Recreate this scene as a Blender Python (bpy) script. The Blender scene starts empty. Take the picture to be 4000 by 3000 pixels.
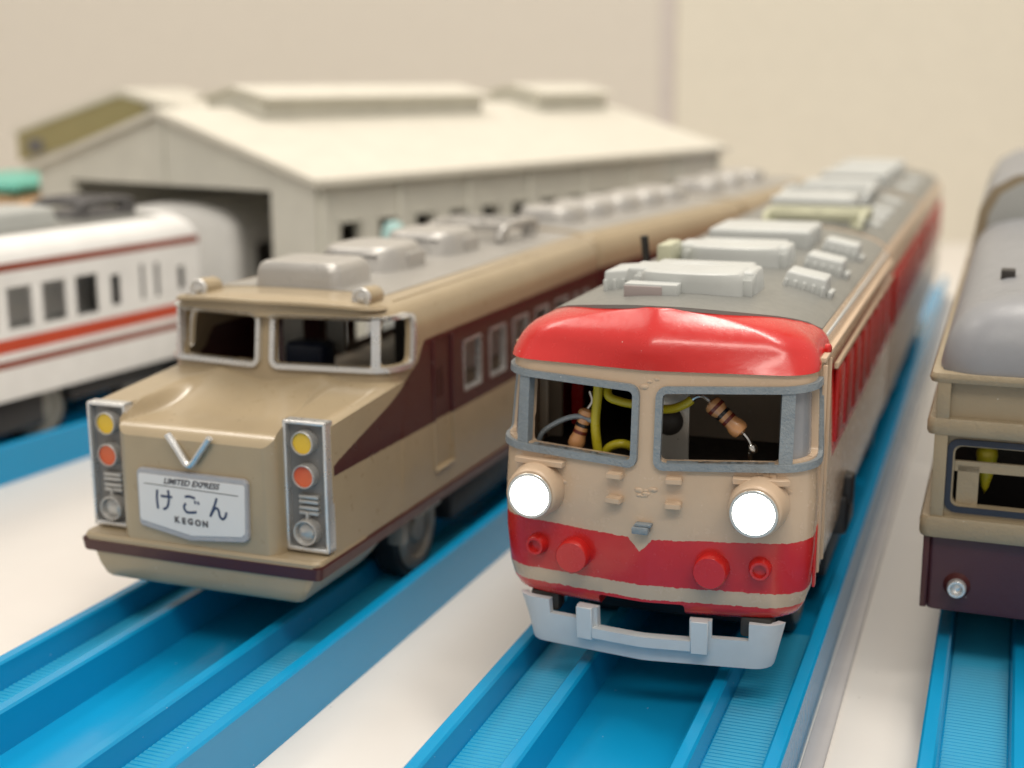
import bpy, bmesh, math, random
from mathutils import Vector, Matrix
random.seed(7)
SC = bpy.context.scene
COL = SC.collection
PI = math.pi

# ------------------------------------------------------------------ camera, world, lights, exposure (1 unit = 1 cm)
cam = bpy.data.cameras.new('camera'); camo = bpy.data.objects.new('camera', cam); COL.objects.link(camo)
PITCH, ROLL = 0.21639, -0.00489
camo.location = (0, 0, 8.318)
camo.rotation_euler = (Matrix.Rotation(PI / 2 - PITCH, 4, 'X') @ Matrix.Rotation(ROLL, 4, 'Z')).to_euler()
cam.sensor_width = 36; cam.lens = 47.98
cam.clip_start = 0.5; cam.clip_end = 2000
cam.dof.use_dof = True; cam.dof.focus_distance = 16.6; cam.dof.aperture_fstop = 0.185
SC.camera = camo

W = bpy.data.worlds.new("World"); SC.world = W; W.use_nodes = True
bg = W.node_tree.nodes['Background']; bg.inputs[0].default_value = (1.0, .935, .86, 1); bg.inputs[1].default_value = 0.52

# the room: dimmer towards the floor and at eye level, brighter towards the ceiling
_t = W.node_tree; _tc = _t.nodes.new('ShaderNodeTexCoord'); _sp = _t.nodes.new('ShaderNodeSeparateXYZ'); _mr = _t.nodes.new('ShaderNodeMapRange'); _cr = _t.nodes.new('ShaderNodeValToRGB')
_t.links.new(_tc.outputs['Generated'], _sp.inputs[0]); _t.links.new(_sp.outputs[2], _mr.inputs[0]); _mr.inputs[1].default_value = -1; _mr.inputs[2].default_value = 1
for _ in range(4): _cr.color_ramp.elements.new(.5)
for _e, (_p, _v) in zip(_cr.color_ramp.elements, ((0, .3), (.46, .42), (.53, .60), (.64, 1.0), (.8, 1.35), (1, 1.5))): _e.position = _p; _e.color = (_v / 1.5, _v * .935 / 1.5, _v * .86 / 1.5, 1)
_t.links.new(_mr.outputs[0], _cr.inputs[0]); _t.links.new(_cr.outputs[0], bg.inputs[0]); bg.inputs[1].default_value *= 1.5

def area(name, loc, target, sx, sy, power, color):
    l = bpy.data.lights.new(name, 'AREA'); l.shape = 'RECTANGLE'; l.size = sx; l.size_y = sy
    l.energy = power; l.color = color
    o = bpy.data.objects.new(name, l); COL.objects.link(o); o.location = loc
    o.rotation_euler = (Vector(target) - Vector(loc)).to_track_quat('-Z', 'Y').to_euler()
    return o
area('ceiling_light', (16, 32, 80), (2, 26, 0), 60, 9, 45000, (1, .94, .85))
area('ceiling_light_front', (4, -26, 62), (2, 22, 0), 60, 7, 21000, (1, .94, .84))
area('ceiling_light_far', (-40, 62, 80), (-4, 45, 0), 50, 16, 22000, (1, .94, .85))
SC.view_settings.view_transform = 'Standard'; SC.view_settings.look = 'None'
SC.view_settings.exposure = 0.0; SC.view_settings.gamma = 1
SC.cycles.max_bounces = 8

# ------------------------------------------------------------------ materials
def srgb(r, g, b):
    f = lambda c: (c / 255 / 12.92) if c <= 10 else ((c / 255 + .055) / 1.055) ** 2.4
    return (f(r), f(g), f(b))
class NT:
    def __init__(s, name):
        s.m = bpy.data.materials.new(name); s.m.use_nodes = True
        s.t = s.m.node_tree; s.p = s.t.nodes['Principled BSDF']
        s.tc = s.t.nodes.new('ShaderNodeTexCoord')
    def n(s, k, **kw):
        o = s.t.nodes.new(k)
        for a, b in kw.items(): setattr(o, a, b)
        return o
    def l(s, a, b): s.t.links.new(a, b)
    def noise(s, scale, detail=3, rough=.5, vec=None):
        o = s.n('ShaderNodeTexNoise'); o.inputs['Scale'].default_value = scale
        o.inputs['Detail'].default_value = detail; o.inputs['Roughness'].default_value = rough
        s.l(vec or s.tc.outputs['Object'], o.inputs['Vector']); return o.outputs['Fac']
    def math(s, op, a, b=None, clamp=False):
        o = s.n('ShaderNodeMath', operation=op); o.use_clamp = clamp
        for i, x in enumerate((a, b)):
            if x is None: continue
            if isinstance(x, (int, float)): o.inputs[i].default_value = x
            else: s.l(x, o.inputs[i])
        return o.outputs[0]
    def mix(s, f, a, b):
        o = s.n('ShaderNodeMix', data_type='RGBA')
        if isinstance(f, (int, float)): o.inputs[0].default_value = f
        else: s.l(f, o.inputs[0])
        for i, x in ((6, a), (7, b)):
            if isinstance(x, tuple): o.inputs[i].default_value = (*x[:3], 1)
            else: s.l(x, o.inputs[i])
        return o.outputs[2]
    def xyz(s):
        o = s.n('ShaderNodeSeparateXYZ'); s.l(s.tc.outputs['Object'], o.inputs[0]); return o.outputs
    def ramp(s, f, pts, interp='LINEAR'):
        o = s.n('ShaderNodeValToRGB'); o.color_ramp.interpolation = interp
        while len(o.color_ramp.elements) < len(pts): o.color_ramp.elements.new(.5)
        for e, (p, v) in zip(o.color_ramp.elements, pts):
            e.position = p; e.color = (v, v, v, 1) if not isinstance(v, tuple) else (*v, 1)
        s.l(f, o.inputs[0]); return o.outputs[0]
def finish(N, col, rough=.4, metal=0., coat=0., bump=.02, bscale=60, vary=.12, rvary=.15, specks=True, dist=.004, grit=False):
    """paint-like surface: slight tone mottling, uneven gloss, fine orange-peel and dust specks"""
    big = N.noise(1.3, 4, .6); fine = N.noise(bscale, 3, .6)
    f = N.math('MULTIPLY', N.math('SUBTRACT', big, .5), vary * 2)
    hsv = N.n('ShaderNodeHueSaturation')
    if isinstance(col, tuple): hsv.inputs['Color'].default_value = (*col, 1)
    else: N.l(col, hsv.inputs['Color'])
    N.l(N.math('ADD', f, 1.0), hsv.inputs['Value'])
    out = hsv.outputs[0]
    if specks:
        v = N.n('ShaderNodeTexVoronoi'); v.inputs['Scale'].default_value = 5; N.l(N.tc.outputs['Object'], v.inputs['Vector'])
        m = N.math('LESS_THAN', v.outputs['Distance'], .045)
        m = N.math('MULTIPLY', m, N.math('GREATER_THAN', N.noise(2.1, 2), .55))
        out = N.mix(N.math('MULTIPLY', m, .45), out, (.75, .72, .66))
    if grit:
        v = N.n('ShaderNodeTexVoronoi'); v.inputs['Scale'].default_value = 2.4; N.l(N.tc.outputs['Object'], v.inputs['Vector'])
        m = N.math('MULTIPLY', N.math('LESS_THAN', v.outputs['Distance'], .035), N.math('GREATER_THAN', N.noise(1.3, 2), .52))
        out = N.mix(N.math('MULTIPLY', m, .5), out, (.16, .13, .11))
    N.l(out, N.p.inputs['Base Color'])
    N.l(N.math('ADD', N.math('MULTIPLY', N.math('SUBTRACT', N.noise(6, 4, .65), .5), rvary * 2), rough), N.p.inputs['Roughness'])
    N.p.inputs['Metallic'].default_value = metal
    N.p.inputs['Coat Weight'].default_value = coat; N.p.inputs['Coat Roughness'].default_value = .12
    if bump == 0: return N.m
    b = N.n('ShaderNodeBump'); b.inputs['Strength'].default_value = min(1, bump * 12); b.inputs['Distance'].default_value = dist
    N.l(N.math('ADD', fine, N.math('MULTIPLY', N.noise(9, 3), 1.5)), b.inputs['Height'])
    N.l(b.outputs[0], N.p.inputs['Normal'])
    return N.m
def paint(name, col, **kw): return finish(NT(name), col, **kw)

TANC = (.36, .283, .178); MARC = (.062, .014, .014); REDC = (.54, .015, .013); CREAMC = (.55, .405, .28)
M = {}
M['tan'] = paint('tan_paint', TANC, rough=.30, coat=.35, bump=.006, rvary=.08)
M['cream'] = paint('cream_paint', CREAMC, rough=.38)
M['red'] = paint('red_paint', REDC, rough=.25, coat=.3, bump=.03)
M['darkred'] = paint('dark_red_glass', (.40, .012, .010), rough=.3)
M['maroon'] = paint('maroon_paint', MARC, rough=.35)
M['silver'] = paint('silver_paint', (.72, .72, .71), rough=.30, metal=.75, bump=.04, bscale=34, dist=.012)
M['roofsilver'] = paint('silver_grey_roof_paint', (.36, .345, .32), rough=.42, metal=.35)
M['acsilver'] = paint('silver_grey_unit_paint', (.47, .455, .43), rough=.32, metal=.4, bump=.05, bscale=30, dist=.01)
M['bluegrey'] = paint('blue_grey_frame_paint', (.22, .25, .27), rough=.4, bump=.1, bscale=28, dist=.014, vary=.25)
M['roofgrey'] = paint('dark_grey_roof_paint', (.19, .19, .175), rough=.38, bump=.006)
M['unitwhite'] = paint('light_grey_plastic', (.50, .515, .50), rough=.4)
M['yellowish'] = paint('aged_pale_plastic', (.50, .50, .36), rough=.4)
M['plow'] = paint('pale_grey_plow_paint', (.60, .63, .65), rough=.42, vary=.15)
M['black'] = paint('black_plastic', (.014, .013, .014), rough=.45)
M['dark'] = paint('dark_interior_plastic', (.03, .026, .022), rough=.6)
M['brownint'] = paint('brown_interior_plastic', (.34, .28, .21), rough=.5)
M['white'] = paint('white_train_paint', (.78, .77, .75), rough=.35)
M['palegrey'] = paint('pale_grey_plastic', (.42, .43, .41), rough=.45)
M['metal'] = paint('bare_metal', (.66, .63, .57), rough=.32, metal=.6, bump=.05, bscale=25, specks=False)
M['solder'] = paint('solder', (.7, .69, .66), rough=.15, metal=1., specks=False)
M['yellow'] = paint('yellow_wire_insulation', (.50, .42, .02), rough=.3)
M['yellowlens'] = paint('yellow_lens', (.72, .46, .012), rough=.2, vary=.3, coat=.4)
M['redlens'] = paint('orange_red_lens', (.62, .09, .015), rough=.2, vary=.3, coat=.4)
M['resistor'] = paint('resistor_body', (.56, .27, .11), rough=.2, coat=.5, specks=False)
M['band_brown'] = paint('brown_band', (.13, .02, .012), rough=.25, specks=False)
M['band_black'] = paint('black_band', (.012, .01, .01), rough=.25, specks=False)
M['wheelgrey'] = paint('grey_wheel_plastic', (.24, .23, .20), rough=.4)
M['rubber'] = paint('black_rubber', (.02, .02, .02), rough=.6)
M['shedwall'] = paint('shed_wall_plastic', (.64, .625, .55), rough=.5, specks=False)
M['shedroof'] = paint('shed_roof_plastic', (.63, .60, .52), rough=.5, specks=False)
M['olive'] = paint('olive_plastic', (.30, .26, .12), rough=.5, specks=False)
M['teal'] = paint('teal_plastic', (.12, .45, .36), rough=.4, specks=False)
M['peach'] = paint('peach_plastic', (.62, .40, .23), rough=.4, specks=False)
M['cyan'] = paint('pale_cyan_plastic', (.40, .62, .60), rough=.35, specks=False)
M['orange'] = paint('orange_stripe', (.50, .075, .03), rough=.35, specks=False)
M['brownred'] = paint('brown_red_stripe', (.22, .045, .02), rough=.35, specks=False)
M['darkunit'] = paint('dark_grey_unit', (.13, .125, .125), rough=.45, specks=False)
M['oldgrey'] = paint('blue_grey_old_roof', (.23, .235, .25), rough=.42)
M['navy'] = paint('navy_gasket', (.012, .018, .035), rough=.4)
M['signgrey'] = paint('sign_border_grey', (.40, .40, .42), rough=.5, bump=.12, bscale=30, dist=.012)
M['signwhite'] = paint('sign_paper_white', (.72, .71, .70), rough=.6, vary=.03, specks=False)
M['ink'] = paint('navy_ink', (.03, .05, .11), rough=.6, specks=False, vary=.5)
M['inkgrey'] = paint('grey_ink', (.07, .065, .07), rough=.6, specks=False, vary=.3)
M['wall'] = paint('wall_panel_warm', (.70, .655, .555), rough=.6, specks=False, vary=.05, bump=.01)
M['wallpink'] = paint('wall_panel_pinkish', (.645, .60, .53), rough=.6, specks=False, vary=.03, bump=.01)
M['wallgap'] = paint('wall_joint', (.60, .55, .52), rough=.6, specks=False)
M['table'] = paint('white_table_laminate', (.70, .665, .625), rough=.28, vary=.025, bump=0, specks=False, rvary=.006, grit=True)
M['strip'] = paint('clear_grey_edge_strip', (.42, .40, .40), rough=.2)
M['toyyellow'] = paint('toy_yellow', (.8, .5, .03), rough=.3, specks=False)
M['toyred'] = paint('toy_red', (.75, .07, .03), rough=.3, specks=False)
def mk_blue(name, col, rough, sss=0.0):
    N = NT(name); m = finish(N, col, rough=rough, vary=.04, rvary=.03, bump=0)
    N.p.inputs['Subsurface Weight'].default_value = sss
    N.p.inputs['Subsurface Radius'].default_value = (.05, .2, .35); return m
M['blue'] = mk_blue('blue_track_plastic', (.004, .27, .53), .20)
M['blueside'] = M['blue']
M['bluetread'] = mk_blue('blue_track_tread', (.03, .345, .55), .24)  # paler than the bed: sheen on the ribs painted into the colour, partly dust
def emis(name, col, s):
    N = NT(name); N.p.inputs['Base Color'].default_value = (*col, 1)
    N.p.inputs['Emission Color'].default_value = (*col, 1); N.p.inputs['Emission Strength'].default_value = s; return N.m
M['led'] = emis('lit_headlight', (1, .98, .96), 14)
def glassy(name, col, rough=.15):
    N = NT(name); N.p.inputs['Base Color'].default_value = (*col, 1); N.p.inputs['Roughness'].default_value = rough
    N.p.inputs['Transmission Weight'].default_value = .8; return N.m
M['clearlens'] = paint('clear_lens', (.42, .41, .39), rough=.12, metal=.3, coat=.6)
M['frost'] = paint('smoky_pane', (.24, .245, .26), rough=.22, coat=.3)

def livery_tan():
    """tan body with a maroon window band that narrows to a point on the nose"""
    N = NT('tan_and_maroon_livery'); X, Y, Z = N.xyz()
    wob = N.math('MULTIPLY', N.math('SUBTRACT', N.noise(14, 2), .5), .03)
    z = N.math('ADD', Z, wob)
    pts = [(-1, 3.10), (0.0, 3.20), (.30, 3.30), (1.16, 3.53), (1.85, 3.72), (2.23, 3.86), (2.45, 3.97), (2.65, 4.07), (2.87, 4.18), (3.0, 4.36), (3.12, 4.46), (14, 4.46)]
    yy = N.math('DIVIDE', N.math('ADD', Y, 1.0), 15.0)
    top = N.ramp(yy, [((a + 1) / 15, b / 10) for a, b in pts])
    # the stripe's lower edge rises to a point at the nose
    m = N.math('MULTIPLY', N.math('LESS_THAN', z, N.math('MULTIPLY', top, 10)), N.math('GREATER_THAN', z, 3.09))
    m = N.math('MULTIPLY', m, N.math('GREATER_THAN', Y, .1))
    m = N.math('MULTIPLY', m, N.math('GREATER_THAN', N.math('ABSOLUTE', X), 1.6))
    return finish(N, N.mix(m, TANC, MARC), rough=.30, coat=.35, bump=.006, rvary=.08)
def livery_tan_car():
    N = NT('tan_and_maroon_car_livery'); X, Y, Z = N.xyz()
    m = N.math('MULTIPLY', N.math('LESS_THAN', Z, 4.46), N.math('GREATER_THAN', Z, 3.09))
    return finish(N, N.mix(m, TANC, MARC), rough=.33, bump=.006)
def livery_red(front):
    N = NT('red_and_cream_livery_front' if front else 'red_and_cream_livery'); X, Y, Z = N.xyz()
    wob = N.math('MULTIPLY', N.math('SUBTRACT', N.noise(11, 4, .7), .5), .07)
    z = N.math('ADD', Z, wob); ax = N.math('ABSOLUTE', N.math('ADD', X, .04))
    side = N.math('GREATER_THAN', Y, .95)
    s_red = N.math('MULTIPLY', N.math('GREATER_THAN', Z, 3.42), N.math('LESS_THAN', Z, 4.66))
    if not front:
        s_red = N.math('MULTIPLY', s_red, N.math('GREATER_THAN', N.math('ABSOLUTE', X), 1.85))
        return finish(N, N.mix(s_red, CREAMC, REDC), rough=.3)
    s_red = N.math('MULTIPLY', s_red, N.math('GREATER_THAN', Y, 2.2))
    dip = N.math('MULTIPLY', N.math('SUBTRACT', .16, ax, True), 1.0)
    # wide red band (its top edge climbs a little towards the corners and dips at the centre crease)
    top = N.math('ADD', N.math('SUBTRACT', 2.74, dip), N.math('MULTIPLY', ax, .035))
    b1 = N.math('MULTIPLY', N.math('LESS_THAN', z, top), N.math('GREATER_THAN', z, 2.13))
    b2 = N.math('LESS_THAN', z, 1.94)
    cap = N.math('GREATER_THAN', N.math('ADD', Z, N.math('MULTIPLY', wob, .35)), 4.872)
    f_red = N.math('MAXIMUM', N.math('MAXIMUM', b1, b2), cap)
    f_red = N.math('MULTIPLY', f_red, N.math('SUBTRACT', 1, side))
    capside = N.math('MULTIPLY', N.math('GREATER_THAN', Z, 5.0), N.math('LESS_THAN', Y, 1.9))
    m = N.math('MAXIMUM', f_red, N.math('MAXIMUM', N.math('MULTIPLY', s_red, side), capside), True)
    # pale scuffs on the cap
    w = N.n('ShaderNodeMapping'); w.inputs['Rotation'].default_value = (0, .5, .1); w.inputs['Scale'].default_value = (9, 2, 1.5)
    N.l(N.tc.outputs['Object'], w.inputs[0])
    sc = N.math('MULTIPLY', N.math('GREATER_THAN', N.noise(3, 5, .75, w.outputs[0]), .69), cap)
    col = N.mix(m, CREAMC, REDC); col = N.mix(N.math('MULTIPLY', sc, .22), col, (.72, .42, .36))
    return finish(N, col, rough=.24, coat=.25, bump=.03)
M['liv_tan'] = livery_tan(); M['liv_tancar'] = livery_tan_car(); M['liv_red'] = livery_red(True); M['liv_redcar'] = livery_red(False)
def livery_white():
    N = NT('white_with_orange_stripes'); X, Y, Z = N.xyz()
    def band(a, b): return N.math('MULTIPLY', N.math('GREATER_THAN', Z, a), N.math('LESS_THAN', Z, b))
    sd = N.math('GREATER_THAN', N.math('ABSOLUTE', X), 1.75)
    c = N.mix(N.math('MULTIPLY', band(2.78, 3.08), sd), (.80, .79, .77), (.52, .07, .03))
    c = N.mix(N.math('MULTIPLY', N.math('MAXIMUM', band(4.50, 4.68), band(2.45, 2.62)), sd), c, (.25, .055, .03))
    return finish(N, c, rough=.35, specks=False)
M['liv_white'] = livery_white()

# ------------------------------------------------------------------ geometry helpers
def obj(name, bm, mat, parent=None, angle=38, smooth=True, label=None):
    bm.normal_update()
    if smooth:
        for f in bm.faces: f.smooth = True
        for e in bm.edges:
            if len(e.link_faces) == 2: e.smooth = e.calc_face_angle(0) < math.radians(angle)
    me = bpy.data.meshes.new(name); bm.to_mesh(me); bm.free()
    me.materials.append(M[mat] if isinstance(mat, str) else mat)
    o = bpy.data.objects.new(name, me); COL.objects.link(o)
    if parent: o.parent = parent
    if label: o['label'] = label
    return o
def splitx(name, bm, mat, parent, **kw):
    """left and right pieces as parts of their own"""
    out = []
    for sg in (-1, 1):
        b = bm.copy(); bmesh.ops.delete(b, geom=[v for v in b.verts if v.co.x * sg < 0], context='VERTS')
        if b.verts: out.append(obj(name, b, mat, parent, **kw))
        else: b.free()
    bm.free(); return out
def thing(name, label, cat, loc, rz=0, group=None):
    o = bpy.data.objects.new(name, None); COL.objects.link(o); o.empty_display_size = .5
    o.location = loc; o.rotation_euler = (0, 0, rz); o['label'] = label; o['category'] = cat
    if group: o['group'] = group
    return o
def tag(o, label, cat, group=None):
    o['label'] = label; o['category'] = cat
    if group: o['group'] = group
    return o
def struct(o): o['kind'] = 'structure'; return o
def B(): return bmesh.new()
def box(bm, x0, x1, y0, y1, z0, z1, bev=0, seg=2, rot=None, taper=None):
    b = bmesh.new(); bmesh.ops.create_cube(b, size=1)
    for v in b.verts:
        k = taper if (taper and v.co.z > 0) else 1
        v.co = Vector(((x0 + x1) / 2 + v.co.x * k * (x1 - x0), (y0 + y1) / 2 + v.co.y * k * (y1 - y0), (z0 + z1) / 2 + v.co.z * (z1 - z0)))
    if bev: bmesh.ops.bevel(b, geom=list(b.edges), offset=bev, segments=seg, affect='EDGES', profile=.5)
    if rot: bmesh.ops.transform(b, matrix=rot, verts=b.verts)
    me = bpy.data.meshes.new('t'); b.to_mesh(me); b.free(); bm.from_mesh(me); bpy.data.meshes.remove(me); return bm
def frame_of(d):
    d = d.normalized(); a = Vector((0, 0, 1)) if abs(d.z) < .9 else Vector((1, 0, 0))
    x = a.cross(d).normalized(); return x, d.cross(x)
def lathe(bm, p0, axis, prof, n=28):
    """profile of (distance along axis, radius); closed when the radius ends at 0"""
    p0 = Vector(p0); d = Vector(axis).normalized(); x, y = frame_of(d); rings = []
    for t, r in prof:
        if r < 1e-5: rings.append([bm.verts.new(p0 + d * t)])
        else: rings.append([bm.verts.new(p0 + d * t + (x * math.cos(2 * PI * i / n) + y * math.sin(2 * PI * i / n)) * r) for i in range(n)])
    for a, b in zip(rings, rings[1:]):
        if len(a) == 1 and len(b) == 1: continue
        for i in range(n):
            j = (i + 1) % n
            if len(a) == 1: bm.faces.new((a[0], b[i], b[j]))
            elif len(b) == 1: bm.faces.new((a[j], a[i], b[0]))
            else: bm.faces.new((a[j], a[i], b[i], b[j]))
    bmesh.ops.recalc_face_normals(bm, faces=bm.faces); return bm
def tube(bm, pts, r, n=12):
    pts = [Vector(p) for p in pts]; rings = []
    for i, p in enumerate(pts):
        d = (pts[min(i + 1, len(pts) - 1)] - pts[max(i - 1, 0)]); x, y = frame_of(d)
        if rings:
            x = (px - d.normalized() * px.dot(d.normalized())).normalized(); y = d.normalized().cross(x)
        px = x; rr = r[i] if isinstance(r, (list, tuple)) else r
        rings.append([bm.verts.new(p + (x * math.cos(2 * PI * k / n) + y * math.sin(2 * PI * k / n)) * rr) for k in range(n)])
    for a, b in zip(rings, rings[1:]):
        for i in range(n): bm.faces.new((a[i], a[(i + 1) % n], b[(i + 1) % n], b[i]))
    bm.faces.new(rings[0][::-1]); bm.faces.new(rings[-1]); return bm
def spline(P, n=8):
    P = [Vector(p) for p in P]; out = []
    Q = [P[0] * 2 - P[1]] + P + [P[-1] * 2 - P[-2]]
    for i in range(1, len(Q) - 2):
        a, b, c, d = Q[i - 1:i + 3]
        for k in range(n):
            t = k / n
            out.append(.5 * ((2 * b) + (c - a) * t + (2 * a - 5 * b + 4 * c - d) * t * t + (3 * b - a - 3 * c + d) * t ** 3))
    out.append(P[-1]); return out
def prism(bm, poly, y0, y1, bev=0):
    """polygon in (x, z), extruded along y from y0 to y1"""
    b = bmesh.new()
    a = [b.verts.new((x, y0, z)) for x, z in poly]; c = [b.verts.new((x, y1, z)) for x, z in poly]; n = len(poly)
    b.faces.new(a); b.faces.new(c[::-1])
    for i in range(n): b.faces.new((a[i], c[i], c[(i + 1) % n], a[(i + 1) % n]))
    bmesh.ops.recalc_face_normals(b, faces=b.faces)
    if bev: bmesh.ops.bevel(b, geom=list(b.edges), offset=bev, segments=2, affect='EDGES')
    me = bpy.data.meshes.new('t'); b.to_mesh(me); b.free(); bm.from_mesh(me); bpy.data.meshes.remove(me); return bm
def loft(bm, loops, cap=True):
    R = [[bm.verts.new(p) for p in L] for L in loops]; n = len(R[0])
    for a, b in zip(R, R[1:]):
        for i in range(n): bm.faces.new((a[i], a[(i + 1) % n], b[(i + 1) % n], b[i]))
    if cap: bm.faces.new(R[0][::-1]); bm.faces.new(R[-1])
    bmesh.ops.recalc_face_normals(bm, faces=bm.faces); return bm
def boolean(bm, cut, op='DIFFERENCE'):
    def mk(b):
        me = bpy.data.meshes.new('t'); b.to_mesh(me); b.free(); o = bpy.data.objects.new('t', me); COL.objects.link(o); return o
    a, c = mk(bm), mk(cut)
    md = a.modifiers.new('b', 'BOOLEAN'); md.operation = op; md.solver = 'EXACT'; md.object = c; md.use_self = True
    bpy.context.view_layer.update()
    me = bpy.data.meshes.new_from_object(a.evaluated_get(bpy.context.evaluated_depsgraph_get()))
    out = bmesh.new(); out.from_mesh(me)
    for o in (a, c):
        d = o.data; bpy.data.objects.remove(o); bpy.data.meshes.remove(d)
    bpy.data.meshes.remove(me); return out

class Hull:
    """a train body: plan outlines (V-shaped front, rounded corners) stacked by height.
       levels: (z, half width, front position); chev: how far the corners fall back from the crease; r: corner radius"""
    def __init__(s, levels, v1, chev, r, soft=.05, nose=36, chevf=None):
        s.lv, s.v1, s.chev, s.r, s.soft, s.nose = levels, v1, chev, r, soft, nose; s.chevf = chevf
    def at(s, z):
        L = s.lv
        if z <= L[0][0]: return L[0][1:]
        for a, b in zip(L, L[1:]):
            if z <= b[0]:
                t = (z - a[0]) / (b[0] - a[0]); return (a[1] + (b[1] - a[1]) * t, a[2] + (b[2] - a[2]) * t)
        return L[-1][1:]
    def front(s, u, w, v0, z=0):
        a = abs(u); c = s.chevf(z) if s.chevf else s.chev; r = min(s.r, w * .6)
        v = v0 + c * (math.sqrt(a * a + s.soft ** 2) - s.soft) / max(w, .6) * min(1, w / 1.2)
        if a > w - r: k = min(1, (a - (w - r)) / r); v += r * (1 - math.sqrt(max(0, 1 - k * k)))
        return v
    def half(s, w, v0, z):
        n = s.nose; r = min(s.r, w * .6); us = []
        for i in range(n // 2): us.append((w - r) * i / (n // 2))
        for i in range(n // 2 + 1): us.append(w - r + r * math.sin(PI / 2 * i / (n // 2)))
        return [(u, s.front(u, w, v0, z)) for u in us]
    def outline(s, w, v0, z, v1, nside=10):
        h = s.half(w, v0, z); ve = h[-1][1]
        side = [(w, ve + (v1 - ve) * (i / nside) ** 1.4) for i in range(1, nside + 1)]
        R = h + side; Lf = [(-u, v) for u, v in R[::-1]][:-1]
        return Lf + R
    def solid(s, inset=0, zlo=None, zhi=None, backin=0):
        loops = []
        zs = [l[0] for l in s.lv if (zlo is None or l[0] > zlo + .01) and (zhi is None or l[0] < zhi - .01)]
        if zlo is not None: zs = [zlo] + zs
        if zhi is not None: zs = zs + [zhi]
        for z in zs:
            w, v0 = s.at(z)
            loops.append([(u, v, z) for u, v in s.outline(max(.1, w - inset), v0 + inset * 1.1, z, s.v1 - backin)])
        return loft(B(), loops)
    def P(s, sl, z, off=0):
        """point at arc length sl from the crease around the outline, at height z, pushed outward by off"""
        w, v0 = s.at(z); h = s.half(w, v0, z) + [(w, s.v1)]
        sg = 1 if sl >= 0 else -1; d = abs(sl)
        for a, b in zip(h, h[1:]):
            L = math.hypot(b[0] - a[0], b[1] - a[1])
            if d <= L or b is h[-1]:
                t = d / L if L else 0
                tx, ty = (b[0] - a[0]) / L, (b[1] - a[1]) / L
                u, v = a[0] + tx * d, a[1] + ty * d
                return Vector(((u + ty * off) * sg, v - tx * off, z))
            d -= L
def rrect(s0, s1, z0, z1, r, n=4, step=.12, tilt=0):
    pts = []
    for (cx, cz, a0) in ((s1 - r, z1 - r, 0), (s0 + r, z1 - r, 90), (s0 + r, z0 + r, 180), (s1 - r, z0 + r, 270)):
        for i in range(n + 1):
            a = math.radians(a0 + 90 * i / n); pts.append((cx + r * math.cos(a), cz + r * math.sin(a)))
    out = []
    for a, b in zip(pts, pts[1:] + pts[:1]):
        k = max(1, int(math.hypot(b[0] - a[0], b[1] - a[1]) / step))
        for i in range(k): out.append((a[0] + (b[0] - a[0]) * i / k, a[1] + (b[1] - a[1]) * i / k))
    return [(x, z + tilt * abs(x)) for x, z in out]
def surf_ring(bm, H, outer, inner, o0, o1):
    """flat ring between two outlines given in (arc, z) on the hull, from offset o0 to o1"""
    n = len(outer); assert n == len(inner)
    q = [[bm.verts.new(H.P(a, z, o)) for a, z in L] for L, o in ((outer, o0), (outer, o1), (inner, o1), (inner, o0))]
    for k in range(4):
        A, Bq = q[k], q[(k + 1) % 4]
        for i in range(n): bm.faces.new((A[i], A[(i + 1) % n], Bq[(i + 1) % n], Bq[i]))
    bmesh.ops.recalc_face_normals(bm, faces=bm.faces); return bm
def scale_poly(P, k):
    """shift every point of a closed outline inward by k"""
    n = len(P); out = []
    area2 = sum(P[i][0] * P[(i + 1) % n][1] - P[(i + 1) % n][0] * P[i][1] for i in range(n)); sg = 1 if area2 > 0 else -1
    for i in range(n):
        a, b, c = P[i - 1], P[i], P[(i + 1) % n]
        dx, dz = c[0] - a[0], c[1] - a[1]; L = math.hypot(dx, dz) or 1
        out.append((b[0] - sg * dz / L * k, b[1] + sg * dx / L * k))
    return out
def surf_prism(bm, H, poly, o0, o1):
    """closed block following the hull surface, polygon in (arc, z) as a grid strip so that it bends with the hull"""
    n = len(poly); a = [bm.verts.new(H.P(s_, z, o0)) for s_, z in poly]; c = [bm.verts.new(H.P(s_, z, o1)) for s_, z in poly]
    bm.faces.new(a); bm.faces.new(c[::-1])
    for i in range(n): bm.faces.new((a[i], c[i], c[(i + 1) % n], a[(i + 1) % n]))
    return bm
def surf_slab(bm, H, s0, s1, z0, z1, o0, o1, step=.1):
    """rectangular slab that bends round the hull"""
    n = max(1, int(abs(s1 - s0) / step)); R = []
    for i in range(n + 1):
        s_ = s0 + (s1 - s0) * i / n
        R.append([bm.verts.new(H.P(s_, z, o)) for z, o in ((z0, o0), (z0, o1), (z1, o1), (z1, o0))])
    for a, b in zip(R, R[1:]):
        for i in range(4): bm.faces.new((a[i], a[(i + 1) % 4], b[(i + 1) % 4], b[i]))
    bm.faces.new(R[0]); bm.faces.new(R[-1][::-1]); bmesh.ops.recalc_face_normals(bm, faces=bm.faces); return bm
def dup(o, parent=None):
    c = o.copy(); COL.objects.link(c); c.parent = parent
    for ch in list(o.children): dup(ch, c)
    return c

# ------------------------------------------------------------------ where the tracks and trains run
TR = {0: (.2446, .3723), 1: (6.6244, .3461), 2: (12.4857, .3506), 3: (-12.0784, .465)}
V0 = {0: -12.3, 1: -14.6, 2: -14.2, 3: -1.1474}
def at(k, u, v, z=0):
    x, t = TR[k]; v += V0[k]
    return (x + math.sin(t) * v + math.cos(t) * u, 30 + math.cos(t) * v - math.sin(t) * u, z)

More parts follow.
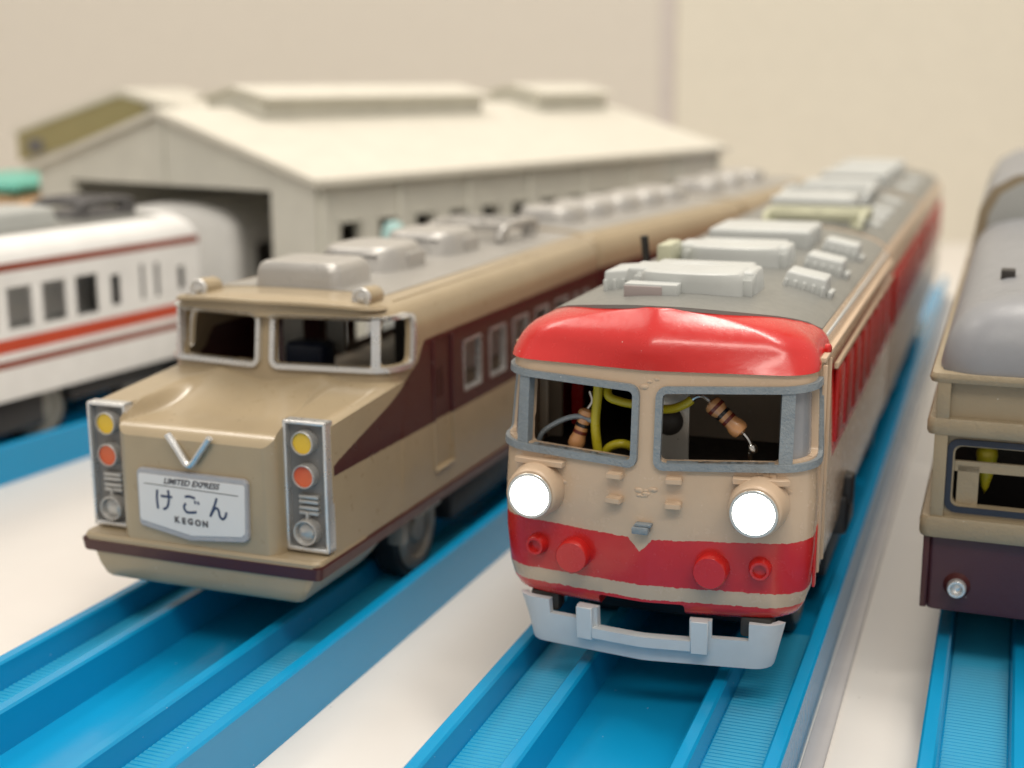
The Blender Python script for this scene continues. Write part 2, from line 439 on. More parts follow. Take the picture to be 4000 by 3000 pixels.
# ------------------------------------------------------------------ setting: table and wall
b = B(); box(b, -160, 160, -60, 72, -3, 0); struct(obj('table', b, 'table', smooth=False))
def wall_panel(x0, x1, y, mat, z1=95):
    b = B(); box(b, x0, x1, y, y + 2, -3, z1, .1); struct(obj('wall', b, mat, smooth=False))
wall_panel(-160, 7.7, 72.2, 'wallpink'); wall_panel(8.5, 53.5, 72.0, 'wall'); 
b = B(); box(b, 7.6, 8.6, 72.35, 74, -3, 95); struct(obj('wall_joint', b, 'wallgap', smooth=False))
b = B(); box(b, 44.3, 54, 62, 64, -3, 95, .1); struct(obj('side_wall', b, 'wall', smooth=False))

# ------------------------------------------------------------------ blue track
def make_track(k, va, vb, ribs, label, org=None, dev=0):
    t = thing('toy_track', label, 'toy track', org or at(k, 0, 0), -TR[k][1] - dev, 'blue plastic tracks lying side by side')
    def prof(y):
        h, tr, ch = .845, .47, .30
        half = [(2.0, 0), (2.0, h - .03), (1.97, h), (1.83, h), (1.80, h - .03), (1.78, tr), (1.02, tr), (1.0, h - .05), (.97, h - .02), (.84, h - .02), (.81, h - .05), (.78, ch)]
        return [(u, y, z) for u, z in half] + [(-u, y, z) for u, z in half[::-1]]
    b = B(); n = 40; loft(b, [prof(va + (vb - va) * i / n) for i in range(n + 1)], True)
    obj('rail_bed', b, 'blue', t, 30)
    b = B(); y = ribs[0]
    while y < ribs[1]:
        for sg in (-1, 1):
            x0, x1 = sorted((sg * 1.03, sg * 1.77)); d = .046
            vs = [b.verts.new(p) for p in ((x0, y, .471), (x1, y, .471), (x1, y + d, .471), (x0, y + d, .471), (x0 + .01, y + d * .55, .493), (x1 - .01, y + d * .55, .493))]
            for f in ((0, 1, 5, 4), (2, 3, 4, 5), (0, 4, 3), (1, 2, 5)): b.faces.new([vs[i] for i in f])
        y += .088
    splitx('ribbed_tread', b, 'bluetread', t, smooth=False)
    return t
make_track(0, -14, 12.2, (-12, 6), 'blue track with ribbed treads under the tan nosed train')
def along(k, segs, u, z=0):
    """point reached by driving the given (length, turn) segments from the start of track k; returns it with the total turn"""
    x, y, _ = at(k, u, segs[0][0]); h = TR[k][1]
    for L_, dv in segs[1:]: h += dv; x += math.sin(h) * L_; y += math.cos(h) * L_
    return (x, y, z), h - TR[k][1]
CURVE2 = (at(0, -.075, 12.35), .115); _p3, _ = along(0, [(12.35, 0), (9.9, .115)], -.075); CURVE3 = (_p3, .065)
make_track(0, -.1, 9.75, (0, 4), 'blue track piece under the second tan and maroon car', CURVE2[0], CURVE2[1])
make_track(0, -.02, 9, (0, 1), 'blue track piece under the last tan and maroon car', CURVE3[0], CURVE3[1])
make_track(1, -12, 40, (-9, 3), 'blue track with ribbed treads under the red and cream train')
make_track(2, -9, 40, (-7, 3), 'blue track at the right edge under the tan and maroon train')
make_track(3, -14, 7.2, (-12, 7), 'blurred blue track at the left edge under the white striped train')
b = B(); box(b, 2.03, 2.3, -12, 40, .0, .06, .02); o = obj('edge_strip', b, 'strip'); o.location = at(1, 0, 0, 0.004); o.rotation_euler = (0, 0, -TR[1][1])
tag(o, 'thin translucent strip lying along the right edge of the middle track', 'strip')

# ------------------------------------------------------------------ shared train bits
def wheelset(parent, v, r=.78, z=1.28, us=(-1.42, 1.42)):
    for u in us:
        sg = 1 if u > 0 else -1
        w = obj('wheel', lathe(B(), (u - sg * .22, v, z), (sg, 0, 0), [(0, 0), (0, r * .8), (.03, r * .84), (.40, r * .84), (.43, r * .78), (.43, r * .62), (.36, r * .58), (.36, r * .3), (.42, r * .24), (.42, 0)]), 'wheelgrey', parent)
        obj('tyre', lathe(B(), (u - sg * .24, v, z), (sg, 0, 0), [(0, r * .83), (0, r * .98), (.03, r), (.37, r), (.40, r * .97), (.40, r * .83), (0, r * .83)]), 'rubber', w)
def arch_sheet(bm, half, v0f, v1, zf, th=.03, nu=24, nv=14):
    """sheet following a roof arch; v0f(u) is its front edge"""
    T = []; Bt = []
    for i in range(nu + 1):
        u = -half + 2 * half * i / nu; row = []; rowb = []
        for j in range(nv + 1):
            v = v0f(u) + (v1 - v0f(u)) * (j / nv); row.append(bm.verts.new((u, v, zf(u) + th))); rowb.append(bm.verts.new((u, v, zf(u) - .03)))
        T.append(row); Bt.append(rowb)
    for i in range(nu):
        for j in range(nv):
            bm.faces.new((T[i][j], T[i + 1][j], T[i + 1][j + 1], T[i][j + 1])); bm.faces.new((Bt[i][j], Bt[i][j + 1], Bt[i + 1][j + 1], Bt[i + 1][j]))
        bm.faces.new((T[i][0], Bt[i][0], Bt[i + 1][0], T[i + 1][0])); bm.faces.new((T[i][nv], T[i + 1][nv], Bt[i + 1][nv], Bt[i][nv]))
    for j in range(nv):
        bm.faces.new((T[0][j], T[0][j + 1], Bt[0][j + 1], Bt[0][j])); bm.faces.new((T[nu][j], Bt[nu][j], Bt[nu][j + 1], T[nu][j + 1]))
    bmesh.ops.recalc_face_normals(bm, faces=bm.faces); return bm
def oval_unit(bm, cx, v0, v1, w, z0, h, bev=.07, lean=.9, n=40, p=3.2):
    """rounded air-conditioner hood: superellipse plan, tapered, with a rolled top edge"""
    cy, ly = (v0 + v1) / 2, (v1 - v0) / 2; loops = []
    for z, k in ((0, 1.03), (.05, 1.03), (.051, 1), (h * .5, 1 - (1 - lean) * .35), (h - bev, lean + .035), (h - bev * .35, lean), (h, lean - .06), (h + .015, lean - .3), (h + .02, .1)):
        L = []
        for i in range(n):
            a = 2 * PI * i / n; c, s_ = math.cos(a), math.sin(a)
            L.append((cx + w * k * math.copysign(abs(c) ** (2 / p), c), cy + ly * k * math.copysign(abs(s_) ** (2 / p), s_), z0 + z))
        loops.append(L)
    return loft(bm, loops)
def ribbed_box(parent, u, v, z, w=.56, d=.62, h=.27, mat='unitwhite', tilt=0., name='roof_ventilator'):
    R = Matrix.Translation((u, v, z)) @ Matrix.Rotation(tilt, 4, 'Y')
    b = B(); box(b, -w / 2, w / 2, -d / 2, d / 2, 0, h, .035, 3, R, taper=.86)
    for i in range(5):
        x = -w / 2 + w * (i + .5) / 5
        for sy in (-1, 1):
            box(b, x - .028, x + .028, sy * d / 2 - .035, sy * d / 2 + .035, 0, h * .68, .018, 2, R)
    box(b, w / 2 - .01, w / 2 + .07, -d * .3, d * .3, 0, h * .45, .02, 2, R)
    return obj(name, b, mat, parent)

# ------------------------------------------------------------------ RED AND CREAM TRAIN
RA = [(4.95, 1.975), (5.05, 1.95), (5.12, 1.915), (5.20, 1.85), (5.27, 1.77), (5.34, 1.64), (5.41, 1.44), (5.47, 1.18), (5.52, .88), (5.56, .54), (5.578, .26)]
def rarch(u):
    u = abs(u)
    for (z0, w0), (z1, w1) in zip(RA[::-1], RA[::-1][1:]):
        if w0 <= u <= w1: return z0 + (z1 - z0) * (u - w0) / (w1 - w0)
    return RA[-1][0]
def red_levels(front=True):
    L = [(1.74, 1.80, .14), (1.80, 1.88, .06), (1.9, 1.93, .02), (2.1, 1.98, .0), (2.6, 2.02, -.02), (3.2, 2.03, 0), (3.7, 2.01, .04), (4.3, 1.985, .10), (4.86, 1.955, .15), (4.875, 1.985, .11), (4.95, 1.985, .115)]
    for z, w in RA[1:]: L.append((z, w, .115 + .48 * ((z - 4.95) / .63) ** 2.3))
    return L
RG = 'cars of the red and cream train'
def red_front_car():
    t = thing('train_car', 'front car of the red and cream train with two lit round headlights', 'toy train', at(1, -.04, 0), -TR[1][1], RG)
    H = Hull(red_levels(), 11.2, .26, .42, .06, chevf=lambda z: .27 if z < 4.87 else .27 + min(1, (z - 4.87) / .2) * .17)
    body = H.solid(); inner = H.solid(.14, 1.9, 4.98, .15)
    cut = inner
    WZ0, WZ1 = 3.73, 4.60
    winL = rrect(.17, 1.66, WZ0, WZ1, .09); winS = rrect(1.76, 2.36, WZ0 + .03, WZ1, .07)
    body = boolean(body, cut)
    c = B()
    for W_ in (winL, winS):
        for sg in (1, -1):
            P = [(a * sg, z + .035 * abs(a)) for a, z in W_]
            surf_prism(c, H, P, -.5, .25)
    bmesh.ops.recalc_face_normals(c, faces=c.faces)
    body = boolean(body, c)
    c = B(); box(c, -.60, .52, -.4, .7, 1.5, 1.90, .04)
    body = boolean(body, c)
    bo = obj('body', body, 'liv_red', t, 50)
    # window frames
    for sg in (1, -1):
        O = [(a * sg, z + .035 * abs(a)) for a, z in rrect(.10, 2.52, WZ0 - .09, WZ1 + .08, .13)]
        I = [(a * sg, z + .035 * abs(a)) for a, z in rrect(.10 + .085, 2.52 - .085, WZ0, WZ1 - .005, .06)]
        n = min(len(O), len(I))
        O = [O[int(i * len(O) / 90)] for i in range(90)]; I = [I[int(i * len(I) / 90)] for i in range(90)]
        f = obj('window_frame', surf_ring(B(), H, O, I, -.10, .055), 'bluegrey', t, 40)
        b = B(); surf_slab(b, H, sg * 1.62, sg * 1.78, WZ0, WZ1 + .09, -.10, .03, .04); obj('window_post', b, 'bluegrey', f)
        b = B(); surf_slab(b, H, sg * 1.80, sg * 2.42, WZ0 + .06, WZ1 + .07, -.11, -.08, .05); obj('side_pane', b, 'frost', f)
        # ledge under the window
    # roof
    vf = lambda u: .62 + 1.25 * (abs(u) / 1.86) ** 2.3
    obj('roof', arch_sheet(B(), 1.86, vf, 11.2, rarch, .02), 'roofgrey', t)
    b = B()
    for sg in (-1, 1):
        x0, x1 = sorted((sg * 1.955, sg * 2.035)); box(b, x0, x1, 1.0, 11.2, 4.93, 4.99, .012)
    splitx('rain_gutter', b, 'cream', t)
    b = B()
    for sg in (-1, 1):
        x0, x1 = sorted((sg * 1.86, sg * 1.93)); box(b, x0, x1, 1.95, 11.2, 5.0, 5.13, .015)
    splitx('roof_edge_trim', b, 'unitwhite', t)
    # red lug beside the cap
    lathe_b = lathe(B(), (1.97, 1.45, 5.02), (1, -.2, 0), [(0, 0), (0, .07), (.05, .07), (.065, .05), (.065, 0)]); obj('cap_lug', lathe_b, 'red', t)
    # side: pillars between windows, recessed dark red windows
    for i in range(8):
        v = 2.45 + i * 1.08; b = B()
        for sg in (-1, 1):
            x0, x1 = sorted((sg * 1.985, sg * 2.045)); box(b, x0, x1, v, v + .72, 3.55, 4.55, .02)
        splitx('side_window', b, 'darkred', t)
    b = B(); box(b, 2.0, 2.055, 2.2, 11.1, 4.62, 4.70, .01); box(b, -2.055, -2.0, 2.2, 11.1, 4.62, 4.70, .01)
    box(b, 2.0, 2.055, .98, 1.05, 2.2, 4.9, .01); box(b, 2.0, 2.045, 1.5, 1.56, 2.2, 4.9, .01)
    splitx('side_trim', b, 'cream', t)
    b = B(); box(b, 1.995, 2.03, .84, .97, 2.05, 2.86, .01); obj('corner_stripe', b, 'red', t)
    # headlights
    for sg in (-1, 1):
        u = sg * 1.42 - .02; v = -.24; z = 3.22 + (sg > 0) * .05; ax = Vector((0, -1, 0.02))
        h = obj('headlight', lathe(B(), (u, .35, z), ax, [(0, 0), (0, .37), (.20, .365), (.32, .35), (.46, .335), (.50, .325), (.52, .305), (.52, .275), (.48, .265), (.44, .25), (.44, 0)], 36), 'cream', t)
        obj('bezel', lathe(B(), (u, -.180, z), ax, [(0, .255), (0, .290), (.012, .296), (.022, .290), (.022, .258), (-.05, .235), (0, .255)], 36), 'metal', h)
        obj('reflector', lathe(B(), (u, -.10, z), ax, [(0, .20), (.085, .262), (.07, .268), (0, .21), (0, .20)], 14), 'solder', h)
        obj('lens', lathe(B(), (u, -.115, z), ax, [(0, 0), (0, .212), (.01, .210), (.04, .17), (.07, .10), (.08, 0)], 36), 'led', h)
        # hand rail above
        b = B(); surf_slab(b, H, sg * 1.08, sg * 1.74, 3.545, 3.62, -.02, .12); bmesh.ops.bevel(b, geom=list(b.edges), offset=.008, segments=1, affect='EDGES')
        obj('headlight_brow', b, 'cream', t)
        for z in (3.53, 3.22):
            b = B(); surf_slab(b, H, sg * .27, sg * .47, z - .035, z + .045, -.02, .13); bmesh.ops.bevel(b, geom=list(b.edges), offset=.012, segments=2, affect='EDGES')
            obj('step', b, 'cream', t)
        u = sg * 1.43; vv = H.front(u, 2.0, 0)
        obj('marker_light', lathe(B(), (u, vv + .12, 2.47), (sg * .1, -1, 0), [(0, 0), (0, .15), (.16, .145), (.25, .125), (.27, .115), (.27, .085), (.2, .08), (.2, 0)], 26), 'red', t)
        u = sg * .89; vv = H.front(u, 2.0, 0)
        obj('connector_plug', lathe(B(), (u - .03, vv + .12, 2.42), (0, -1, 0), [(0, 0), (0, .23), (.24, .215), (.31, .21), (.33, .195), (.33, 0)], 30), 'red', t)
    # rough lumps of filler and glue left on the hand-built face
    rnd = random.Random(5)
    for cx, cz, n_, sp_ in ((1.42, 3.62, 7, .16), (-1.30, 3.60, 7, .18), (.03, 3.36, 7, .10), (1.70, 3.42, 3, .05), (-1.16, 3.40, 4, .08), (0.03, 4.72, 4, .10)):
        b = B()
        for _ in range(n_):
            x = cx + rnd.uniform(-sp_, sp_); z = cz + rnd.uniform(-.07, .07); w_, v0_ = H.at(z); y = H.front(x, w_, v0_, z)
            q = bmesh.new(); bmesh.ops.create_icosphere(q, subdivisions=2, radius=rnd.uniform(.018, .038))
            for v_ in q.verts: v_.co = Vector((x + v_.co.x * 1.5 * rnd.uniform(.7, 1.3), y + v_.co.y * .5, z + v_.co.z * rnd.uniform(.6, 1.2)))
            me = bpy.data.meshes.new('t'); q.to_mesh(me); q.free(); b.from_mesh(me); bpy.data.meshes.remove(me)
        obj('glue_residue', b, 'cream', t)['kind'] = 'stuff'
    b = B(); box(b, -.12, .09, -.14, .05, 2.84, 2.93, .015, 2, Matrix.Translation((0, 0, 0))); box(b, -.09, .12, -.11, .0, 2.93, 2.97, .012); obj('coupling_hook', b, 'bluegrey', t)
    # roof equipment
    z0 = 5.50
    def hood(v, zz, s=1.0, mat='unitwhite', name='air_conditioner'):
        b = B(); cx = .09
        loops = []
        for dz, k in ((0, 1.0), (.24, .985), (.33, .965), (.365, .93), (.38, .86)):
            L = [(-.70 * k, v + .95), (-.70 * k, v + .28)] + [(.70 * k * math.sin(a), v + .28 - .26 * k * math.cos(a) + .05 * (1 - k)) for a in [math.radians(-80 + 160 * i / 16) for i in range(17)]] + [(.70 * k, v + .28), (.70 * k, v + .95)]
            loops.append([(x + cx, y, zz - .06 + dz) for x, y in L])
        loft(b, loops)
        box(b, -.92, .92, v + .55, v + 1.35, zz - .12, zz + .30, .05, 3, None, .95)
        box(b, -.70, .70, v + 1.3, v + 1.9, zz - .1, zz + .27, .05, 3)
        lathe(b, (0, v + .92, zz + .295), (0, 0, 1), [(0, .42), (0, .44), (.02, .43), (.02, .36), (.008, .34), (.008, 0)], 40)
        for sg in (-1, 1):
            for i in range(5): box(b, cx + sg * .74 - .07, cx + sg * .74 + .07, v + .34 + i * .085, v + .385 + i * .085, zz - .12, zz + .22 + i * .012, .012)
        for v_ in b.verts: pass
        return obj(name, b, mat, t)
    hood(1.75, 5.54); hood(4.75, 5.54)
    b = B(); box(b, -.85, .9, 7.6, 9.3, 5.48, 5.86, .07, 3); obj('air_conditioner', b, 'unitwhite', t)
    b = B(); box(b, -1.02, -.8, 4.6, 5.4, 5.4, 5.90, .04, 2); obj('vent_block', b, 'yellowish', t)
    for v in (3.95, 6.0, 8.2): ribbed_box(t, 1.34, v, 5.33, w=.66, h=.33, d=.72, tilt=.20)
    ribbed_box(t, -.93, 2.9, 5.42, w=.66, d=.95, h=.36, tilt=-.10)
    b = B(); box(b, -.70, .02, 1.50, 1.8, 5.51, 5.74, .025, 2); o = obj('roof_lamp_box', b, 'unitwhite', t)
    b = B(); box(b, -.69, -.18, 1.475, 1.52, 5.52, 5.71, .01); obj('box_plate', b, paint('pinkish_grey', (.36, .30, .29), rough=.5), o)
    b = B(); tube(b, [(-1.40, 5.6, 5.2), (-1.46, 5.55, 5.92)], .065, 4); obj('antenna', b, 'black', t)
    # underframe; side boxes widened to block light and deepen the shade beneath
    b = B(); box(b, -1.1, 1.1, 1.9, 11.0, 1.0, 1.95, .05); box(b, -1.8, 1.8, 4.1, 7.7, 1.0, 1.95, .05); box(b, -1.7, 1.7, 9.6, 11.0, 1.1, 1.95, .05); box(b, 1.5, 2.1, 3.9, 4.9, 1.75, 2.35, .08); box(b, 1.95, 2.15, 4.0, 4.35, 2.2, 2.65, .05); obj('underframe', b, 'black', t)
    wheelset(t, 3.2, .7, 1.2, (-1.36, 1.36)); wheelset(t, 8.6)
    # snow plow
    PH = Hull([(1.0, 1.50, .16), (1.08, 1.60, .08), (1.2, 1.66, .04), (1.7, 1.76, .0)], 1.6, .22, .22, .06)
    b = B(); segs = 40
    rows = []
    for i in range(segs + 1):
        s_ = -1.86 + 3.72 * i / segs
        rows.append([b.verts.new(PH.P(s_, z, o)) for z, o in ((1.09, 0), (1.72, 0), (1.72, -.10), (1.09, -.10))])
    for a, c_ in zip(rows, rows[1:]):
        for k in range(4): b.faces.new((a[k], a[(k + 1) % 4], c_[(k + 1) % 4], c_[k]))
    b.faces.new(rows[0]); b.faces.new(rows[-1][::-1]); bmesh.ops.recalc_face_normals(b, faces=b.faces)
    c = B()
    for s0, s1, za in ((-1.30, -.90, 1.52), (-.62, .60, 1.44), (.88, 1.34, 1.48)):
        surf_slab(c, PH, s0, s1, za, 2.0, -.3, .2)
    bmesh.ops.recalc_face_normals(c, faces=c.faces)
    b = boolean(b, c); pl = obj('snow_plow', b, 'plow', t)
    b = B(); surf_slab(b, PH, -.66, .66, 1.31, 1.45, -.02, .07); obj('plow_strip', b, 'plow', pl)
    for s_ in (-.77, .73):
        b = B(); surf_slab(b, PH, s_ - .11, s_ + .11, 1.28, 1.73, -.05, .09); bmesh.ops.bevel(b, geom=list(b.edges), offset=.01, segments=1, affect='EDGES'); obj('plow_post', b, 'plow', pl)
    b = B(); box(b, -1.6, -1.2, .3, .6, 1.5, 1.78, .05); box(b, 1.2, 1.6, .25, .6, 1.5, 1.78, .05); splitx('plow_bracket', b, 'dark', pl)
    # inside the cab
    b = B(); box(b, -1.78, 1.78, .35, 10.9, 3.45, 3.52); obj('cab_floor', b, 'dark', t)
    b = B(); box(b, -.65, 1.83, 2.3, 2.36, 3.5, 4.95); obj('bulkhead', b, 'brownint', t)
    b = B(); box(b, -1.83, -1.62, 1.7, 1.78, 3.5, 4.95); box(b, -1.74, -1.62, 1.1, 1.16, 3.7, 4.6, .02); obj('side_partition', b, 'brownint', t)
    b = B(); box(b, -1.56, -1.40, 1.98, 2.04, 3.64, 4.95); obj('red_strip', b, 'red', t)
    b = B(); box(b, -.12, .33, 1.0, 1.04, 3.5, 4.95); o = obj('metal_bracket', b, 'metal', t)
    obj('screw_head', lathe(B(), (.06, 1.02, 4.04), (0, -1, 0), [(0, .2), (.05, .19), (.12, .12), (.15, 0)], 24), 'dark', o)
    def resistor(p0, p1, r, lead_end):
        p0, p1 = Vector(p0), Vector(p1); d = p1 - p0; L = d.length
        rs = obj('resistor', lathe(B(), p0, d, [(0, 0), (0.01, r * .5), (.03, r * .95), (.07, r * 1.12), (.14, r * 1.1), (.2, r * .9), (L - .2, r * .9), (L - .14, r * 1.1), (L - .07, r * 1.12), (L - .03, r * .95), (L - .01, r * .5), (L, 0)], 24), 'resistor', t)
        for f, m, q in ((.16, 'band_brown', 1.12), (.36, 'band_black', .93), (.53, 'band_brown', .93), (.76, 'band_black', .96)):
            s_ = L * f; obj('colour_band', lathe(B(), p0 + d.normalized() * s_, d, [(0, r * q), (.0, r * q * 1.02), (.045, r * q * 1.02), (.045, r * q)], 24), m, rs)
        obj('lead', tube(B(), spline(lead_end), .028, 8), 'solder', rs)
        return rs
    resistor((.66, .66, 4.42), (1.10, .64, 4.04), .11, [(1.10, .64, 4.04), (1.16, .64, 3.97), (1.21, .64, 3.86), (1.19, .64, 3.78), (1.2, .64, 3.55)])
    obj('solder_joint', lathe(B(), (1.21, .60, 3.93), (.3, 0, -1), [(0, 0), (.02, .05), (.07, .065), (.12, .05), (.15, 0)], 14), 'solder', t)
    resistor((-.93, .68, 4.20), (-1.10, .62, 3.66), .10, [(-.93, .68, 4.20), (-.88, .7, 4.3), (-.92, .72, 4.42)])
    obj('wire', tube(B(), spline([(-.78, .64, 4.85), (-.79, .62, 4.4), (-.81, .60, 4.0), (-.76, .62, 3.5)]), .062), 'yellow', t)
    obj('wire', tube(B(), spline([(-.70, .8, 4.60), (-.66, .66, 4.40), (-.5, .66, 4.33), (-.25, .66, 4.30), (.0, .66, 4.27), (.2, .66, 4.29), (.35, .66, 4.36), (.43, .68, 4.42)]), .058), 'yellow', t)
    obj('wire', tube(B(), spline([(-.72, .7, 3.6), (-.62, .66, 3.72), (-.46, .66, 3.77), (-.3, .75, 3.7)]), .06), 'yellow', t)
    obj('stray_lead', tube(B(), spline([(.43, .66, 4.42), (.48, .66, 4.46), (.56, .66, 4.48), (.66, .66, 4.42)]), .026, 8), 'solder', t)
    obj('stranded_wire', tube(B(), spline([(-1.60, .62, 3.72), (-1.5, .60, 3.88), (-1.24, .58, 4.05), (-1.02, .58, 4.11), (-.84, .6, 4.05)]), .034, 7), 'bluegrey', t)
    return t
red_front_car()
def red_coach(v, label, L=9.6):
    t = thing('train_car', label, 'toy train', at(1, -.04, v), -TR[1][1], RG)
    H = Hull([(1.74, 1.88, .0), (1.9, 1.95, 0), (2.6, 2.02, 0), (4.3, 1.985, 0), (4.95, 1.975, 0)] + [(z, w, 0) for z, w in RA[1:]], L, 0, .12)
    obj('body', H.solid(), 'liv_redcar', t)
    obj('roof', arch_sheet(B(), 1.86, lambda u: .08, L - .05, rarch, .02), 'roofgrey', t)
    for i in range(8):
        y = .7 + i * 1.08; b = B()
        for sg in (-1, 1):
            x0, x1 = sorted((sg * 1.99, sg * 2.045)); box(b, x0, x1, y, y + .72, 3.55, 4.55, .02)
        splitx('side_window', b, 'darkred', t)
    b = B(); box(b, -1.5, 1.5, .4, L - .4, 1.3, 1.9, .05); obj('underframe', b, 'black', t)
    wheelset(t, 1.9); wheelset(t, L - 1.9)
    return t
c2 = red_coach(11.45, 'second car of the red and cream train with pale roof frames', 10.0)
def roof_frame(parent, v, mat, w=1.25, z=5.46, L=2.0, name='pantograph'):
    b = B()
    for sg in (-1, 1):
        tube(b, spline([(sg * w * .75, v, z + .05), (sg * w * .8, v + .3, z + .3), (sg * w * .8, v + L - .3, z + .3), (sg * w * .75, v + L, z + .05)]), .07, 8)
        tube(b, [(sg * w * .8, v + .5, z + .28), (-sg * w * .8, v + L - .5, z + .28)], .05, 8)
    for q in (v + .3, v + L / 2, v + L - .3): box(b, -w * .85, w * .85, q - .08, q + .08, z + .2, z + .36, .03)
    for q in (v + .3, v + L - .3):
        for sg in (-1, 1): box(b, sg * w * .7 - .12, sg * w * .7 + .12, q - .12, q + .12, z - .15, z + .2, .03)
    return obj(name, b, mat, parent)
rf = roof_frame(c2, .3, 'yellowish', 1.2, 5.42, 2.0); rf.location.x = .38; roof_frame(c2, 5.2, 'unitwhite', 1.2, 5.5, 2.2)
for u, v, w_, l_ in ((0, 3.0, .9, 1.6), (0, 8.0, .9, 1.4)):
    b = B(); box(b, -w_, w_, v, v + l_, 5.42, 5.88, .08, 3); obj('air_conditioner', b, 'unitwhite', c2)
for v in (2.0, 3.6, 5.2, 7.6): ribbed_box(c2, 1.3, v, 5.25, tilt=.22)
c3 = red_coach(21.7, 'last car of the red and cream train, farthest and most blurred', 9.4)
for v in (1.2, 4.0, 6.6):
    b = B(); box(b, -.9, .9, v, v + 1.5, 5.42, 5.9, .08, 3); obj('air_conditioner', b, 'unitwhite', c3)
for v in (2.0, 5.2): ribbed_box(c3, 1.3, v, 5.25, tilt=.22)

# ------------------------------------------------------------------ TAN AND MAROON NOSED TRAIN
TG = 'cars of the tan and maroon train'
TW = [(1.80, 1.93), (1.95, 1.95), (2.6, 1.97), (3.2, 1.965), (3.87, 1.95), (4.1, 1.95), (4.5, 1.95), (4.66, 1.945), (4.82, 1.92), (4.96, 1.86), (5.06, 1.79), (5.13, 1.66), (5.19, 1.38), (5.225, .86), (5.24, .3)]
def troof(u):
    u = abs(u)
    for (z0, w0), (z1, w1) in zip(TW[::-1], TW[::-1][1:]):
        if w0 <= u <= w1: return z0 + (z1 - z0) * (u - w0) / (w1 - w0)
    return TW[-1][0]
def tw(z):
    for a, b in zip(TW, TW[1:]):
        if z <= b[0]: return a[1] + (b[1] - a[1]) * max(0, (z - a[0]) / (b[0] - a[0]))
    return TW[-1][1]
def seg_text(s, size, mat, parent, M4, bold=.0, shear=0.):
    c = bpy.data.curves.new('lettering', 'FONT'); c.body = s; c.size = size; c.align_x = 'CENTER'; c.align_y = 'CENTER'; c.extrude = .004; c.offset = bold; c.shear = shear; c.space_character = 1.0
    o = bpy.data.objects.new('lettering', c); COL.objects.link(o); bpy.context.view_layer.update()
    me = bpy.data.meshes.new_from_object(o.evaluated_get(bpy.context.evaluated_depsgraph_get()))
    bpy.data.objects.remove(o); bpy.data.curves.remove(c)
    me.transform(M4); me.materials.clear(); me.materials.append(M[mat]); me.name = 'lettering'
    q = bpy.data.objects.new('lettering', me); COL.objects.link(q); q.parent = parent; return q
